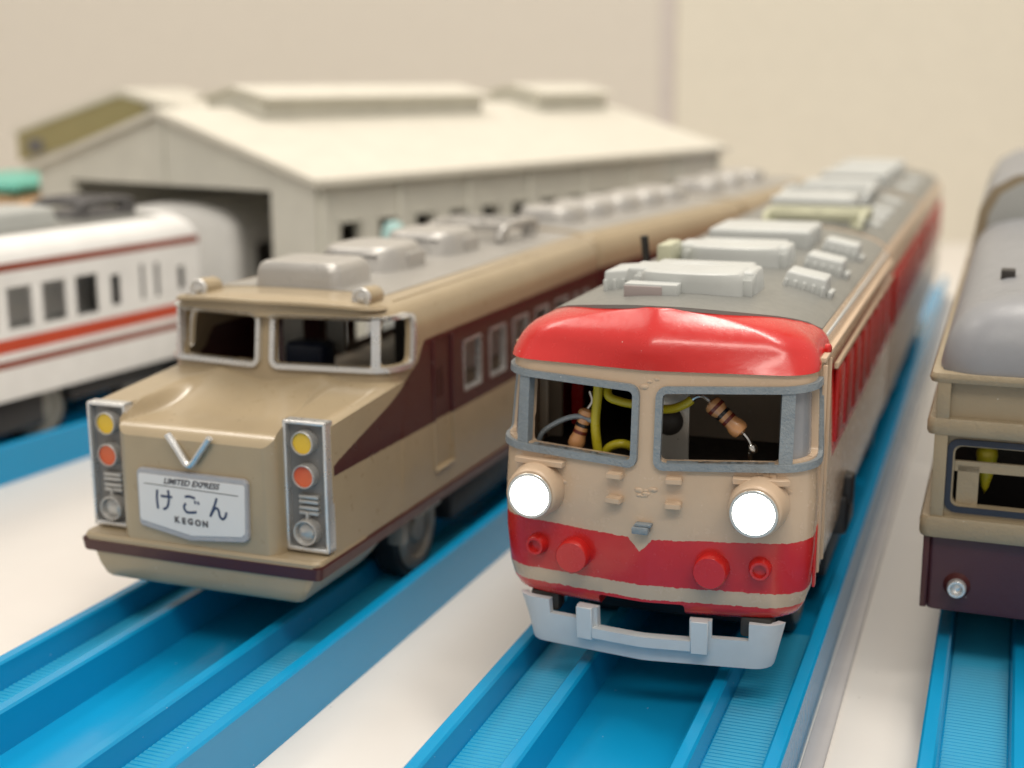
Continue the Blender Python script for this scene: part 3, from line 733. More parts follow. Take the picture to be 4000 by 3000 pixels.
def tan_front_car():
    t = thing('train_car', 'tan and maroon train car with long sloping nose and white name board', 'toy train', at(0, -.075, 0), -TR[0][1], TG)
    L = 11.9
    def v0(z):
        if z < 3.9: return 2.2
        if z < 4.95: return 1.62 + .12 * (z - 4.0)
        return None
    lv = []
    for z, w in TW:
        if z < 3.9: lv.append((z, w, 1.90))
    lv.append((3.88, 1.95, 1.90)); lv.append((3.885, 1.95, 1.60))
    for z in (4.1, 4.5, 4.66, 4.80, 4.93): lv.append((z, tw(z), 1.60 + .13 * (z - 3.9)))
    lv.append((4.945, tw(4.945), 1.60))
    for z in (4.96, 5.01, 5.06, 5.10, 5.13, 5.16, 5.19, 5.21, 5.225, 5.235, 5.24): lv.append((z, tw(z), 1.58 + .34 * max(0, (z - 5.14) / .10) ** 1.5))
    H = Hull(lv, L, .34, .36, .07, chevf=lambda z: .02 if z < 3.883 else .34)
    body = H.solid(); body = boolean(body, H.solid(.08, 2.0, 5.0, .14))
    Z0, Z1 = 4.25, 4.93
    c = B()
    for sg in (1, -1):
        for P in (rrect(.16, 1.66, Z0, Z1, .07), rrect(1.79, 2.44, Z0 + .01, Z1, .09)):
            surf_prism(c, H, [(a * sg, z - .012 * abs(a)) for a, z in P], -.45, .3)
    # side windows, cut right through both sides
    sidew = [(4.62 + 1.14 * i, .76, 3.32, 4.18) for i in range(5)] + [(10.35, .26, 3.35, 4.15), (10.95, .26, 3.35, 4.15)]
    for v, w, a, b_ in sidew: box(c, -2.4, 2.4, v, v + w, a, b_)
    for i in range(3): box(c, 1.88, 2.3, 3.52 + i * .12, 3.57 + i * .12, 3.42, 3.92)
    box(c, 1.935, 2.3, 3.42, 4.12, 2.3, 4.38); box(c, -2.3, -1.935, 3.42, 4.12, 2.3, 4.38)
    bmesh.ops.recalc_face_normals(c, faces=c.faces)
    body = boolean(body, c)
    obj('body', body, 'liv_tan', t, 42)
    for v, w, a, b_ in sidew:
        for sg in (-1, 1):
            b = B(); x0, x1 = sorted((sg * 1.86, sg * 1.965)); k = .04
            for q in ((v, v + w, a, a + k), (v, v + w, b_ - k, b_), (v, v + k, a, b_), (v + w - k, v + w, a, b_)): box(b, x0, x1, *q)
            obj('side_window_frame', b, 'silver', t)
    # door ridges, handle
    b = B(); box(b, 1.94, 1.99, 3.38, 3.42, 2.28, 4.4, .012); box(b, 1.94, 1.99, 4.12, 4.16, 2.28, 4.4, .012); box(b, 1.94, 2.0, 3.40, 4.14, 2.25, 2.30, .012)
    obj('door_frame', b, 'liv_tan', t); 
    # windscreen frames
    for sg in (1, -1):
        O = [(a * sg, z - .012 * abs(a)) for a, z in rrect(.08, 2.545, Z0 - .075, Z1 + .075, .14)]
        I = [(a * sg, z - .012 * abs(a)) for a, z in rrect(.155, 2.45, Z0, Z1, .075)]
        O = [O[int(i * len(O) / 100)] for i in range(100)]; I = [I[int(i * len(I) / 100)] for i in range(100)]
        f = obj('windscreen_frame', surf_ring(B(), H, O, I, -.06, .065), 'silver', t, 45)
        b = B(); surf_slab(b, H, sg * 1.665, sg * 1.785, Z0 - .03, Z1 + .01, -.05, .055, .04); obj('windscreen_post', b, 'silver', f)
    # roof panel
    vf = lambda u: 2.62 + .12 * (abs(u) / 1.4) ** 2
    obj('roof', arch_sheet(B(), 1.46, vf, L - .05, troof, .012), 'roofsilver', t)
    for sg in (-1, 1):
        b = B(); x0, x1 = sorted((sg * 1.60, sg * 1.69)); box(b, x0, x1, 2.6, L - .1, 5.0, 5.14, .018, 2, None); obj('roof_rail', b, 'tan', t)
    # visor lip
    b = B(); VH = Hull([(4.97, 1.86, 1.48), (5.12, 1.76, 1.48)], 2.5, .34, .34, .07)
    surf_slab(b, VH, -2.1, 2.1, 5.03, 5.085, -.14, .0, .06); bmesh.ops.bevel(b, geom=[e for e in b.edges if e.calc_face_angle(0) > .8], offset=.018, segments=2, affect='EDGES')
    for v_ in b.verts: v_.co.z += .115 - .085 * (v_.co.x / 1.9) ** 2
    obj('visor_lip', b, 'tan', t)
    # roof lamps
    for sg in (-1, 1):
        u = sg * 1.42; p = (u, 2.62, 5.22)
        l = obj('roof_lamp', lathe(B(), p, (0, -1, .03), [(0, 0), (.01, .07), (.05, .13), (.12, .155), (.40, .155), (.47, .15), (.5, .14), (.5, 0)], 28), 'tan', t)
        b = lathe(B(), (u, 2.10, 5.235), (0, -1, 0), [(0, .07), (0, .155), (.03, .16), (.05, .15), (.05, .115), (.02, .1), (.02, .0)], 26)
        lathe(b, (u, 2.085, 5.235), (0, -1, 0), [(0, .07), (.03, .055), (.045, 0)], 18); obj('lamp_bezel', b, 'silver', l)
        b = B(); box(b, u - .08, u + .08, 2.15, 2.55, 4.98, 5.12, .02); obj('lamp_foot', b, 'tan', l)
    # roof equipment
    b = B()
    R = [(0, 1.0), (.05, 1.0), (.05, .985), (.28, .95), (.38, .9), (.42, .82), (.435, .6)]
    loops = []
    for z, k in R:
        w_, l_ = .77 * k, .62 * (k * .6 + .4); r = .17
        pts = [(cx + r * math.cos(math.radians(a)), cy + r * math.sin(math.radians(a))) for cx, cy, a0 in ((w_ - r, l_ - r, 0), (-w_ + r, l_ - r, 90), (-w_ + r, -l_ + r, 180), (w_ - r, -l_ + r, 270)) for a in [a0 + 90 * i / 6 for i in range(7)]]
        loops.append([(x - .04, 3.27 + y, 5.20 + z) for x, y in pts])
    obj('roof_box', loft(b, loops), 'acsilver', t)
    def tan_ac(par, v, L_=1.75, dz=0.):
        ac = obj('air_conditioner', oval_unit(B(), -.06, v - .1, v + L_, .74, 5.20 + dz, .45, .10, .88), 'acsilver', par)
        b = B(); box(b, .60, .69, v + L_ * .40, v + L_ * .78, 5.22 + dz, 5.50 + dz, .015); obj('side_plate', b, 'acsilver', ac); b = B()
        for i in range(14):
            x = -.56 + i * .075; yy = v - .04 + .10 * abs(x) ** 2.5 * 3
            box(b, x - .02, x + .02, yy - .02, yy + .04, 5.50 + dz, 5.54 + dz)
        obj('grille', b, 'darkunit' if dz == 0 else 'acsilver', ac)
        return ac
    tan_ac(t, 4.55); tan_ac(t, 7.0)
    roof_frame(t, 9.2, 'acsilver', 1.0, 5.25, 2.1)
    # nose: hood surface, front block, side cheeks
    def hoodz(u, v):
        a = abs(u); k = max(0, min(1, (v + .1) / 1.9))
        scoop = 3.675 + .475 * k ** 2.5 - .02 * math.exp(-((v - .5) / .4) ** 2) - .05 * k * max(0, 1 - (a / .9) ** 2)
        if v < -.12: scoop -= .17 * (min(1, (-v - .12) / .25)) ** 2.4
        fender = 3.87 + .17 * max(0, min(1, v / 2.3)) + .10 * k * max(0, 1 - a / 1.9)
        inner = 1.27 - .42 * k
        wdt = .09 + .42 * k ** 1.2
        m = max(0, min(1, (a - inner + wdt * .2) / wdt)); m = m * m * (3 - 2 * m)
        z = scoop + (fender - scoop) * m
        edge = max(0, (a - 1.80) / .16); z -= .07 * min(1, edge) ** 2
        return z
    NU, NV = 150, 60; Vs = [-.36 + (2.33 + .36) * (j / NV) ** 1.15 for j in range(NV + 1)]
    us = [-1.962 + 3.924 * i / NU for i in range(NU + 1)]
    b = B(); top = []; bot = []
    # centre block and cheeks share one skin: the front edge steps back to v=0 where the lamp bezels sit
    def vfront(u):
        a = abs(u); r = .20
        if a < 1.09: return -.36
        if a < 1.29: return -.36 + .20 * (1 - math.sqrt(max(0, 1 - ((a - 1.09) / .20) ** 2)))
        return .05
    for u in us:
        vf_ = vfront(u); rowt = []; rowb = []
        for j in range(NV + 1):
            q = (j / NV) ** 1.15; v = vf_ + (2.33 - vf_) * q
            z = hoodz(u, v)
            rowt.append(b.verts.new((u, v, z))); rowb.append(b.verts.new((math.copysign(min(abs(u), tw(1.95)), u), v, 1.93)))
        top.append(rowt); bot.append(rowb)
    for i in range(NU):
        for j in range(NV):
            b.faces.new((top[i][j], top[i + 1][j], top[i + 1][j + 1], top[i][j + 1])); b.faces.new((bot[i][j], bot[i][j + 1], bot[i + 1][j + 1], bot[i + 1][j]))
        b.faces.new((top[i][0], bot[i][0], bot[i + 1][0], top[i + 1][0])); b.faces.new((top[i][NV], top[i + 1][NV], bot[i + 1][NV], bot[i][NV]))
    for j in range(NV):
        b.faces.new((top[0][j], top[0][j + 1], bot[0][j + 1], bot[0][j])); b.faces.new((top[NU][j], bot[NU][j], bot[NU][j + 1], top[NU][j + 1]))
    bmesh.ops.recalc_face_normals(b, faces=b.faces)
    obj('nose', b, 'liv_tan', t, 32)
    # lamp clusters
    for sg in (-1, 1):
        cx = sg * 1.62; hw = .335
        fr = B(); x0, x1 = cx - hw, cx + hw; k = .055
        for q in ((x0, x1, 2.02, 2.02 + k * 1.3), (x0, x1, 3.88 - k, 3.88), (x0, x0 + k, 2.02, 3.88), (x1 - k, x1, 2.02, 3.88)): box(fr, q[0], q[1], -.10, .12, q[2], q[3], .025, 3)
        f = obj('lamp_cluster_frame', fr, 'silver', t)
        b = B(); box(b, x0 + .02, x1 - .02, .0, .08, 2.05, 3.86); obj('back_plate', b, paint('dull_grey_plate', (.17, .165, .16), rough=.4), f)
        dx = -sg * .01
        for z, m in ((3.58, 'yellowlens'), (3.11, 'redlens')):
            h = obj('lamp_ring', lathe(B(), (cx + dx, .02, z), (0, -1, 0), [(0, .175), (.13, .17), (.16, .168), (.167, .16), (.165, .15), (.13, .148)], 28), 'acsilver', f)
            obj('lens', lathe(B(), (cx + dx, .02, z), (0, -1, 0), [(.05, 0), (.05, .153), (.135, .150), (.130, .10), (.128, 0)], 28), m, f)
        obj('headlight', lathe(B(), (cx + dx, .02, 2.31), (0, -1, 0), [(0, .19), (.13, .185), (.17, .18), (.175, .17), (.17, .155), (.10, .13), (.09, .05), (.10, 0)], 30), 'acsilver', f)
        obj('headlight_lens', lathe(B(), (cx + dx, .02, 2.31), (0, -1, 0), [(.09, .12), (.12, .115), (.14, .06), (.145, 0)], 24), 'clearlens', f)
        b = B()
        for z in (2.81, 2.74, 2.65, 2.58): box(b, cx - .13, cx + .17, -.07, .04, z - .028, z + .022, .008)
        box(b, cx - .02, cx + .02, -.09, .04, 2.45, 2.60, .006); obj('louver', b, 'acsilver', f)
    # V badge
    b = B()
    tube(b, spline([(-.34, -.43, 3.61), (-.17, -.435, 3.385), (-.06, -.44, 3.235), (0, -.44, 3.20), (.06, -.44, 3.235), (.17, -.435, 3.385), (.34, -.43, 3.61)], 5), .046, 10)
    for v_ in b.verts: v_.co.y = min(-.44 + (v_.co.y + .44) * 1.4, -.35)
    obj('badge', b, 'silver', t)
    # name board
    def sp(s_, q): return (-.90 + 1.80 * s_, 3.02 - .76 * q)
    def px(x, y):
        s_ = (x - 160) / 1740; q = (y - 185 - 165 * s_) / 735
        s_ = (x - 160 - 30 * q) / 1740; q = (y - 185 - 165 * s_) / 735
        return sp(s_, q)
    brd = [px(200, 132), px(1850, 300), px(1900, 352), px(1915, 1120), px(1860, 1165), px(1000, 1160), px(225, 950), px(185, 900), px(155, 190)]
    b = B(); prism(b, brd[::-1], -.425, -.34, .012); sgn = obj('name_board', b, 'signgrey', t)
    inn = [px(215, 205), px(1840, 372), px(1868, 400), px(1868, 1040), px(1820, 1085), px(1040, 1085), px(240, 868), px(212, 830), px(196, 230)]
    b = B(); prism(b, inn[::-1], -.435, -.42); obj('board_face', b, 'signwhite', sgn)
    def stroke(pts, r=.021, mat='ink', name='stroke'):
        b = B(); P = spline([(px(x, y)[0], -.437, px(x, y)[1]) for x, y in pts], 6) if len(pts) > 2 else [Vector((px(x, y)[0], -.437, px(x, y)[1])) for x, y in pts]
        tube(b, P, r, 10)
        for v_ in b.verts: v_.co.y = -.437 + (v_.co.y + .437) * .3
        return b
    def join(bs):
        out = B()
        for q in bs:
            me = bpy.data.meshes.new('t'); q.to_mesh(me); q.free(); out.from_mesh(me); bpy.data.meshes.remove(me)
        return out
    ke = [[(498, 440), (490, 560), (505, 705)], [(555, 525), (640, 535), (735, 542)], [(672, 445), (682, 540), (672, 640), (640, 695), (590, 712)]]
    go = [[(940, 535), (1010, 530), (1100, 558)], [(950, 625), (922, 680), (960, 745), (1040, 755), (1120, 748)], [(1092, 590), (1108, 635)], [(1142, 600), (1158, 645)]]
    nn = [[(1440, 550), (1400, 660), (1335, 805)], [(1345, 790), (1400, 700), (1440, 690), (1470, 730), (1485, 800), (1530, 840), (1570, 810), (1590, 745)]]
    for nm, st in (('hiragana_lettering', ke), ('hiragana_lettering', go), ('hiragana_lettering', nn)):
        obj(nm, join([stroke(s_, .019 if len(s_) > 2 else .016) for s_ in st]), 'ink', sgn)
    obj('rule_line', stroke([(285, 345), (1770, 518)], .006), 'inkgrey', sgn)
    def T(x, y, slope=0.): a = px(x, y); return Matrix.Translation((a[0], -.4375, a[1])) @ Matrix.Rotation(slope, 4, 'Y') @ Matrix.Rotation(PI / 2, 4, 'X')
    seg_text('LIMITED EXPRESS', .118, 'inkgrey', sgn, T(1035, 355), .002, .35)
    for ch, x, y in zip('KEGON', (805, 915, 1020, 1140, 1255), (862, 880, 888, 905, 918)): seg_text(ch, .12, 'inkgrey', sgn, T(x, y), .005)
    # trim lip and skirt
    b = Hull([(1.90, 1.955, -.41), (1.955, 1.955, -.41), (1.99, 1.94, -.38)], 1.0, .02, .14, .02, 30).solid(); obj('nose_ledge', b, 'tan', t)
    TH = Hull([(1.725, 1.96, -.41), (1.92, 1.99, -.425)], L - .1, .02, .09, .02, 30)
    b = TH.solid(); bmesh.ops.bevel(b, geom=[e for e in b.edges if len(e.link_faces) == 2 and e.calc_face_angle(0) > 1], offset=.02, segments=2, affect='EDGES'); obj('lower_trim', b, 'maroon', t)
    SK = Hull([(1.33, 1.54, -.26), (1.35, 1.60, -.32), (1.40, 1.65, -.36), (1.55, 1.74, -.38), (1.755, 1.82, -.38)], 1.3, .02, .10, .02, 30)
    def skirt(b):
        for v_ in b.verts:
            if v_.co.y > 1.2: v_.co.y += (v_.co.z - 1.3) * 1.6
        return b
    obj('skirt', skirt(SK.solid()), 'tan', t)
    b = B(); box(b, -1.15, 1.15, 1.8, L - .3, 1.0, 1.8, .05); box(b, -1.7, 1.7, 4.6, 8.2, 1.05, 1.8, .05); obj('underframe', b, 'black', t)  # underframe, with a wider box to darken the space behind the front wheel
    wheelset(t, 3.45, .80, 1.27); wheelset(t, 9.3, .80, 1.27)
    b = B(); box(b, 1.50, 1.78, 2.55, 2.75, 1.25, 1.75, .04); box(b, 1.5, 1.8, 3.0, 4.0, 1.55, 1.78, .05); obj('bogie_frame', b, 'wheelgrey', t)
    # interior
    b = B(); box(b, -1.8, 1.8, 2.35, L - .2, 3.12, 3.2); obj('cab_floor', b, 'brownint', t)
    b = B(); box(b, .95, 1.05, 4.5, L - .3, 3.2, 4.6); obj('pale_window_backing', b, 'white', t)  # added white panel that brightens the side windows from inside
    b = B(); box(b, .95, 1.8, 4.1, 4.16, 3.2, 4.98); obj('partition', b, 'dark', t)
    b = B(); box(b, -.79, -.42, 3.5, 3.56, 3.85, 4.9, .01); obj('pale_panel', b, 'palegrey', t)
    b = B(); box(b, -.20, .12, 3.9, 3.96, 4.0, 4.9, .01); obj('pale_panel', b, 'palegrey', t)
    b = B(); box(b, -1.8, -.95, 5.0, 5.06, 3.2, 4.98); obj('partition', b, 'maroon', t)
    b = B(); box(b, -.5, .2, 3.0, 3.5, 3.2, 4.3, .1, 3); obj('seat', b, paint('navy_seat', (.01, .02, .05), rough=.4), t)
    return t
tan_front_car()
def tan_coach(cv, label, L=12.0, acs=5):
    t = thing('train_car', label, 'toy train', cv[0], -TR[0][1] - cv[1], TG)
    H = Hull([(z, w, 0) for z, w in TW], L, 0, .15)
    c = B()
    for i in range(int((L - 1.6) / 1.14)): box(c, -2.4, 2.4, 1.0 + i * 1.14, 1.72 + i * 1.14, 3.35, 4.15)
    body = boolean(boolean(H.solid(), H.solid(.07, 2.0, 5.0, .14)), c); obj('body', body, 'liv_tancar', t, 42)
    obj('roof', arch_sheet(B(), 1.46, lambda u: .1, L - .05, troof, .012), 'roofsilver', t)
    for sg in (-1, 1):
        b = B(); x0, x1 = sorted((sg * 1.60, sg * 1.69)); box(b, x0, x1, .1, L - .1, 5.0, 5.14, .018); obj('roof_rail', b, 'tan', t)
    for i in range(acs):
        y = .9 + i * (L - 1.4) / acs
        obj('air_conditioner', oval_unit(B(), 0, y, y + 1.45, .72, 5.20, .38, .1, .9), 'acsilver', t)
    b = B(); box(b, -1.5, 1.5, .5, L - .5, 1.3, 1.85, .05); obj('underframe', b, 'black', t)
    wheelset(t, 2.2); wheelset(t, L - 2.2)
    return t
tan_coach(CURVE2, 'second car of the tan and maroon train with a row of silver roof units', 9.6, 5)
tan_coach(CURVE3, 'last car of the tan and maroon train, beyond the long white shed side', 8.2, 3)

# ------------------------------------------------------------------ OLD TAN AND MAROON TRAIN AT THE RIGHT EDGE
OG = 'cars of the train at the right edge'
def olive_livery():
    N = NT('tan_over_maroon_livery'); X, Y, Z = N.xyz()
    return finish(N, N.mix(N.math('LESS_THAN', Z, 2.45), (.30, .24, .155), (.062, .02, .028)), rough=.36, bump=.04)
M['liv_old'] = olive_livery()
OLV = (.30, .24, .155); M['oldtan'] = paint('old_tan_paint', OLV, rough=.38, bump=.05, bscale=25, dist=.01)
def oarch(u): return 4.66 + .95 * (1 - (abs(u) / 2.1) ** 2.6) ** .55
def old_car(v, label, front=True, L=11.6):
    t = thing('train_car', label, 'toy train', at(2, -.09, v), -TR[2][1], OG)
    H = Hull([(1.35, 2.06, 0), (1.42, 2.09, -.01), (2.4, 2.10, -.01), (4.6, 2.06, .03)], L, .05, .10, .3)
    body = boolean(H.solid(), H.solid(.14, 1.6, 4.5, .15))
    c = B()
    def fw(cx, w=.72): return rrect(cx - w, cx + w, 2.86, 3.62, .10)
    if front:
        for cx in (-1.16, 1.16):
            surf_prism(c, H, rrect(cx - .66, cx + .66, 2.83, 3.64, .11), -.5, .3)
        surf_prism(c, H, rrect(-.26, .26, 2.83, 3.64, .1), -.5, .3)
    for i in range(8): box(c, -2.5, 2.5, 1.3 + i * 1.2, 2.05 + i * 1.2, 2.95, 3.65)
    bmesh.ops.recalc_face_normals(c, faces=c.faces)
    obj('body', boolean(body, c), 'liv_old' if front else 'liv_old', t, 42)
    # belts and pilasters
    for nm, z0_, z1_, off in (('gutter', 4.50, 4.62, .10), ('upper_belt', 3.80, 4.02, .10), ('lower_belt', 2.40, 2.68, .12)):
        b = B(); BH = Hull([(z0_, 2.09 + off - .02, -off), (z0_ + .05, 2.09 + off, -off - .02), (z1_ - .05, 2.09 + off, -off - .02), (z1_, 2.09 + off - .03, -off)], L + .05, .05, .12, .3)
        loops = []
        bb = BH.solid(); bb = boolean(bb, Hull([(z0_ - .2, 2.04, .1), (z1_ + .2, 2.04, .1)], L - .05, .05, .12, .3).solid()); obj(nm, bb, 'oldtan', t)
    for u in (-2.0, 2.0):
        b = B(); box(b, u - .085, u + .085, -.055, .02, 2.6, 3.82, .012); box(b, u - .085, u + .085, -.055, .02, 4.0, 4.52, .012); obj('pilaster', b, 'oldtan', t)
        b = B(); box(b, (-2.145 if u < 0 else 2.06), (-2.06 if u < 0 else 2.145), -.02, .25, 1.38, 2.4, .012); obj('corner_plate', b, 'maroon', t)
    b = B(); loops = []
    # roof: a rounded block
    for z, k, vv in ((4.60, 1.0, -.02), (4.68, 1.0, -.02), (4.82, .99, .01), (5.0, .97, .06), (5.18, .93, .15), (5.34, .87, .28), (5.46, .78, .45), (5.55, .64, .7), (5.61, .44, 1.0), (5.63, .2, 1.4)):
        OH = Hull([(z, 2.08 * k, vv)], L + .02 - (0 if front else 0), .0, .5 * k + .05, .3)
        loops.append([(u, y, z) for u, y in OH.outline(2.08 * k, vv, z, L)])
    obj('roof', loft(b, loops), 'oldgrey', t)
    if front:
        for cx, w in ((-1.16, .66), (1.16, .66), (0, .26)):
            O = rrect(cx - w - .10, cx + w + .10, 2.74, 3.74, .16, 4); I = rrect(cx - w - .02, cx + w + .02, 2.82, 3.66, .10, 4)
            O = [O[int(i * len(O) / 60)] for i in range(60)]; I = [I[int(i * len(I) / 60)] for i in range(60)]
            g = obj('window_gasket', surf_ring(B(), H, O, I, -.02, .03), 'navy', t)
            O2 = rrect(cx - w, cx + w, 2.84, 3.64, .09, 4); I2 = rrect(cx - w + .09, cx + w - .09, 2.93, 3.40 if w > .5 else 3.5, .03, 4)
            O2 = [O2[int(i * len(O2) / 60)] for i in range(60)]; I2 = [I2[int(i * len(I2) / 60)] for i in range(60)]
            if w > .5:
                b = B(); box(b, cx - w + .05, cx - w + .32, .12, .16, 2.8, 3.36); box(b, cx - w, cx + w, .12, .18, 3.28, 3.42); box(b, cx + w - .3, cx + w, .12, .16, 2.8, 3.36); splitx('sash', b, 'oldtan', t)
        for sg in (-1, 1):
            l = obj('marker_light', lathe(B(), (sg * 1.68, .05, 1.72), (0, -1, 0), [(0, .2), (.06, .15), (.10, .13), (.10, 0)], 24), 'maroon', t)
            obj('bezel', lathe(B(), (sg * 1.68, -.04, 1.72), (0, -1, 0), [(0, 0), (0, .125), (.10, .125), (.12, .11), (.12, .085), (.06, .07), (.08, .04), (.085, 0)], 24), 'silver', l)
        obj('wire', lathe(B(), (-1.42, .45, 2.9), (0, 0, 1), [(0, 0), (.1, .05), (.3, .10), (.55, .14), (.62, .13), (.68, .08), (.7, 0)], 16), 'yellow', t)
        b = B(); box(b, -1.9, 1.9, 1.5, 1.6, 1.7, 4.5); obj('bulkhead', b, 'dark', t)
        b = B(); box(b, -1.42, -1.22, 2.55, 2.85, 5.45, 5.66, .02); obj('roof_vent', b, 'dark', t)
    else:
        pr = [(-2.06, 1.7), (-2.06, 5.1), (-1.98, 5.7), (-1.75, 6.15), (-1.3, 6.42), (-.6, 6.52), (.6, 6.52), (1.3, 6.42), (1.75, 6.15), (1.98, 5.7), (2.06, 5.1), (2.06, 1.7)]
        b = B(); prism(b, pr, -.04, L, .03); obj('high_body', b, 'oldgrey', t, 30)
        b = B(); prism(b, pr, -.08, -.045, .015); obj('end_rim', b, 'oldtan', t, 30)
        b = B(); prism(b, [(x * .90, 1.9 + (z - 1.7) * .93) for x, z in pr], -.14, -.07, .02); obj('end_panel', b, 'palegrey', t, 30)
    b = B(); box(b, -1.6, 1.6, .5, L - .4, 1.2, 1.6, .05); obj('underframe', b, 'black', t)
    wheelset(t, 2.4); wheelset(t, L - 2.4)
    return t
old_car(0, 'tan over maroon train car with grey rounded roof at the right edge')
old_car(12.1, 'blurred car coupled behind the tan over maroon car at the right edge', False)

# ------------------------------------------------------------------ WHITE STRIPED TRAIN AT THE LEFT
def white_car():
    L = 12.2; t = thing('train_car', 'white train car with orange and brown stripes at the left edge', 'toy train', at(3, 0, 6.75 - L), -TR[3][1])
    LV = [(1.75, 1.90), (1.9, 1.94), (2.6, 1.95), (4.5, 1.94), (4.66, 1.93), (4.85, 1.88), (5.0, 1.76), (5.12, 1.58), (5.2, 1.3), (5.25, .8), (5.26, .3)]
    H = Hull([(z, w, 0) for z, w in LV], L, 0, .3)
    c = B(); off = L - 6.75
    for i in range(-5, 3): box(c, -2.4, 2.4, .46 + i * 1.0 + off, 1.17 + i * 1.0 + off, 3.26, 4.16)
    for a, w, z0_, z1_ in ((3.58, .32, 3.34, 4.05), (4.58, .14, 3.34, 4.18), (5.09, .16, 3.34, 4.16), (5.92, .25, 3.40, 3.98)): box(c, -2.4, 2.4, a + off, a + w + off, z0_, z1_)
    b = boolean(boolean(H.solid(), H.solid(.06, 2.0, 5.0, .14)), c)
    for v_ in b.verts:
        if v_.co.y > L - .3: v_.co.y -= .5 * max(0, (v_.co.z - 4.7)) ** 1.0
    obj('body', b, 'liv_white', t, 42)
    def wr(u):
        u = abs(u)
        for (z0_, w0), (z1_, w1) in zip(LV[::-1], LV[::-1][1:]):
            if w0 <= u <= w1: return z0_ + (z1_ - z0_) * (u - w0) / (w1 - w0)
        return LV[-1][0]
    obj('roof', arch_sheet(B(), 1.35, lambda u: .2, L - .7, wr, .01), 'roofgrey', t)
    obj('air_conditioner', oval_unit(B(), 0, off - .5, off + 3.4, .95, 5.22, .42, .08, .92, p=5), 'palegrey', t)
    b = B(); box(b, -.9, .75, off + 3.9, off + 5.9, 5.2, 5.38, .05); obj('pantograph_base', b, 'darkunit', t)
    roof_frame(t, off + 3.9, 'darkunit', .9, 5.32, 2.0)
    b = B(); box(b, -1.5, 1.5, .5, L - .4, 1.3, 1.85, .05); box(b, 1.5, 1.8, off - .2, off + 1.4, 1.0, 1.75, .06); box(b, 1.5, 1.8, off + 2.2, off + 5.2, 1.35, 1.8, .06); obj('underframe', b, 'black', t)
    wheelset(t, off + 1.5); wheelset(t, off + 4.8, .78)
    b = B(); box(b, -1.8, 1.8, .2, L - .2, 3.1, 3.2); obj('cab_floor', b, 'palegrey', t)
    b = B(); box(b, .9, 1.0, .3, L - .3, 3.2, 4.9); obj('partition', b, 'white', t)  # white panel added to lighten the view through the windows
    b = B(); box(b, 1.5, 1.6, off + 3.45, L - .5, 3.2, 4.8); obj('dark_window_backing', b, 'dark', t)  # added dark sheet that stands in for shade behind the narrow windows
white_car()
def plain_coach(name, label, loc, rz, L, bodymat, stripe=None, group=None):
    t = thing('train_car', label, 'toy train', loc, rz, group)
    H = Hull([(1.3, 1.86, 0), (1.6, 1.94, 0), (3, 1.95, 0), (4.5, 1.94, 0), (4.75, 1.9, .02), (4.95, 1.79, .06), (5.12, 1.55, .12), (5.24, 1.2, .2), (5.31, .75, .3), (5.33, .3, .4)], L, 0, .35)
    obj('body', H.solid(), bodymat, t)
    for i in range(4):
        for sg in (-1, 1):
            if 2.1 + i * 1.6 > L: continue
            b = B(); x0, x1 = sorted((sg * 1.9, sg * 1.965)); box(b, x0, x1, 1.2 + i * 1.6, 2.1 + i * 1.6, 3.4, 4.2, .02); obj('side_window', b, 'dark', t)
    if stripe:
        b = B()
        for sg in (-1, 1):
            x0, x1 = sorted((sg * 1.9, sg * 1.97)); box(b, x0, x1, .3, L - .2, 3.0, 3.25, .02)
        box(b, -1.5, 1.5, -.03, .1, 3.0, 3.25, .02); splitx('stripe', b, stripe, t)
    b = B(); box(b, -1.5, 1.5, .4, L - .4, .85, 1.4, .05); obj('underframe', b, 'black', t)
    return t
plain_coach('train_car', 'plain pale train car end standing in the shed doorway', (-9.15, 36.6, -.12), -.26, 7.0, paint('off_white_plastic', (.80, .79, .76), rough=.45))
plain_coach('train_car', 'grey train car with dark red stripe deep inside the shed', (-3.2, 41.2, 0), -.64, 8.0, paint('grey_brown_plastic', (.13, .12, .11), rough=.5), 'brownred')

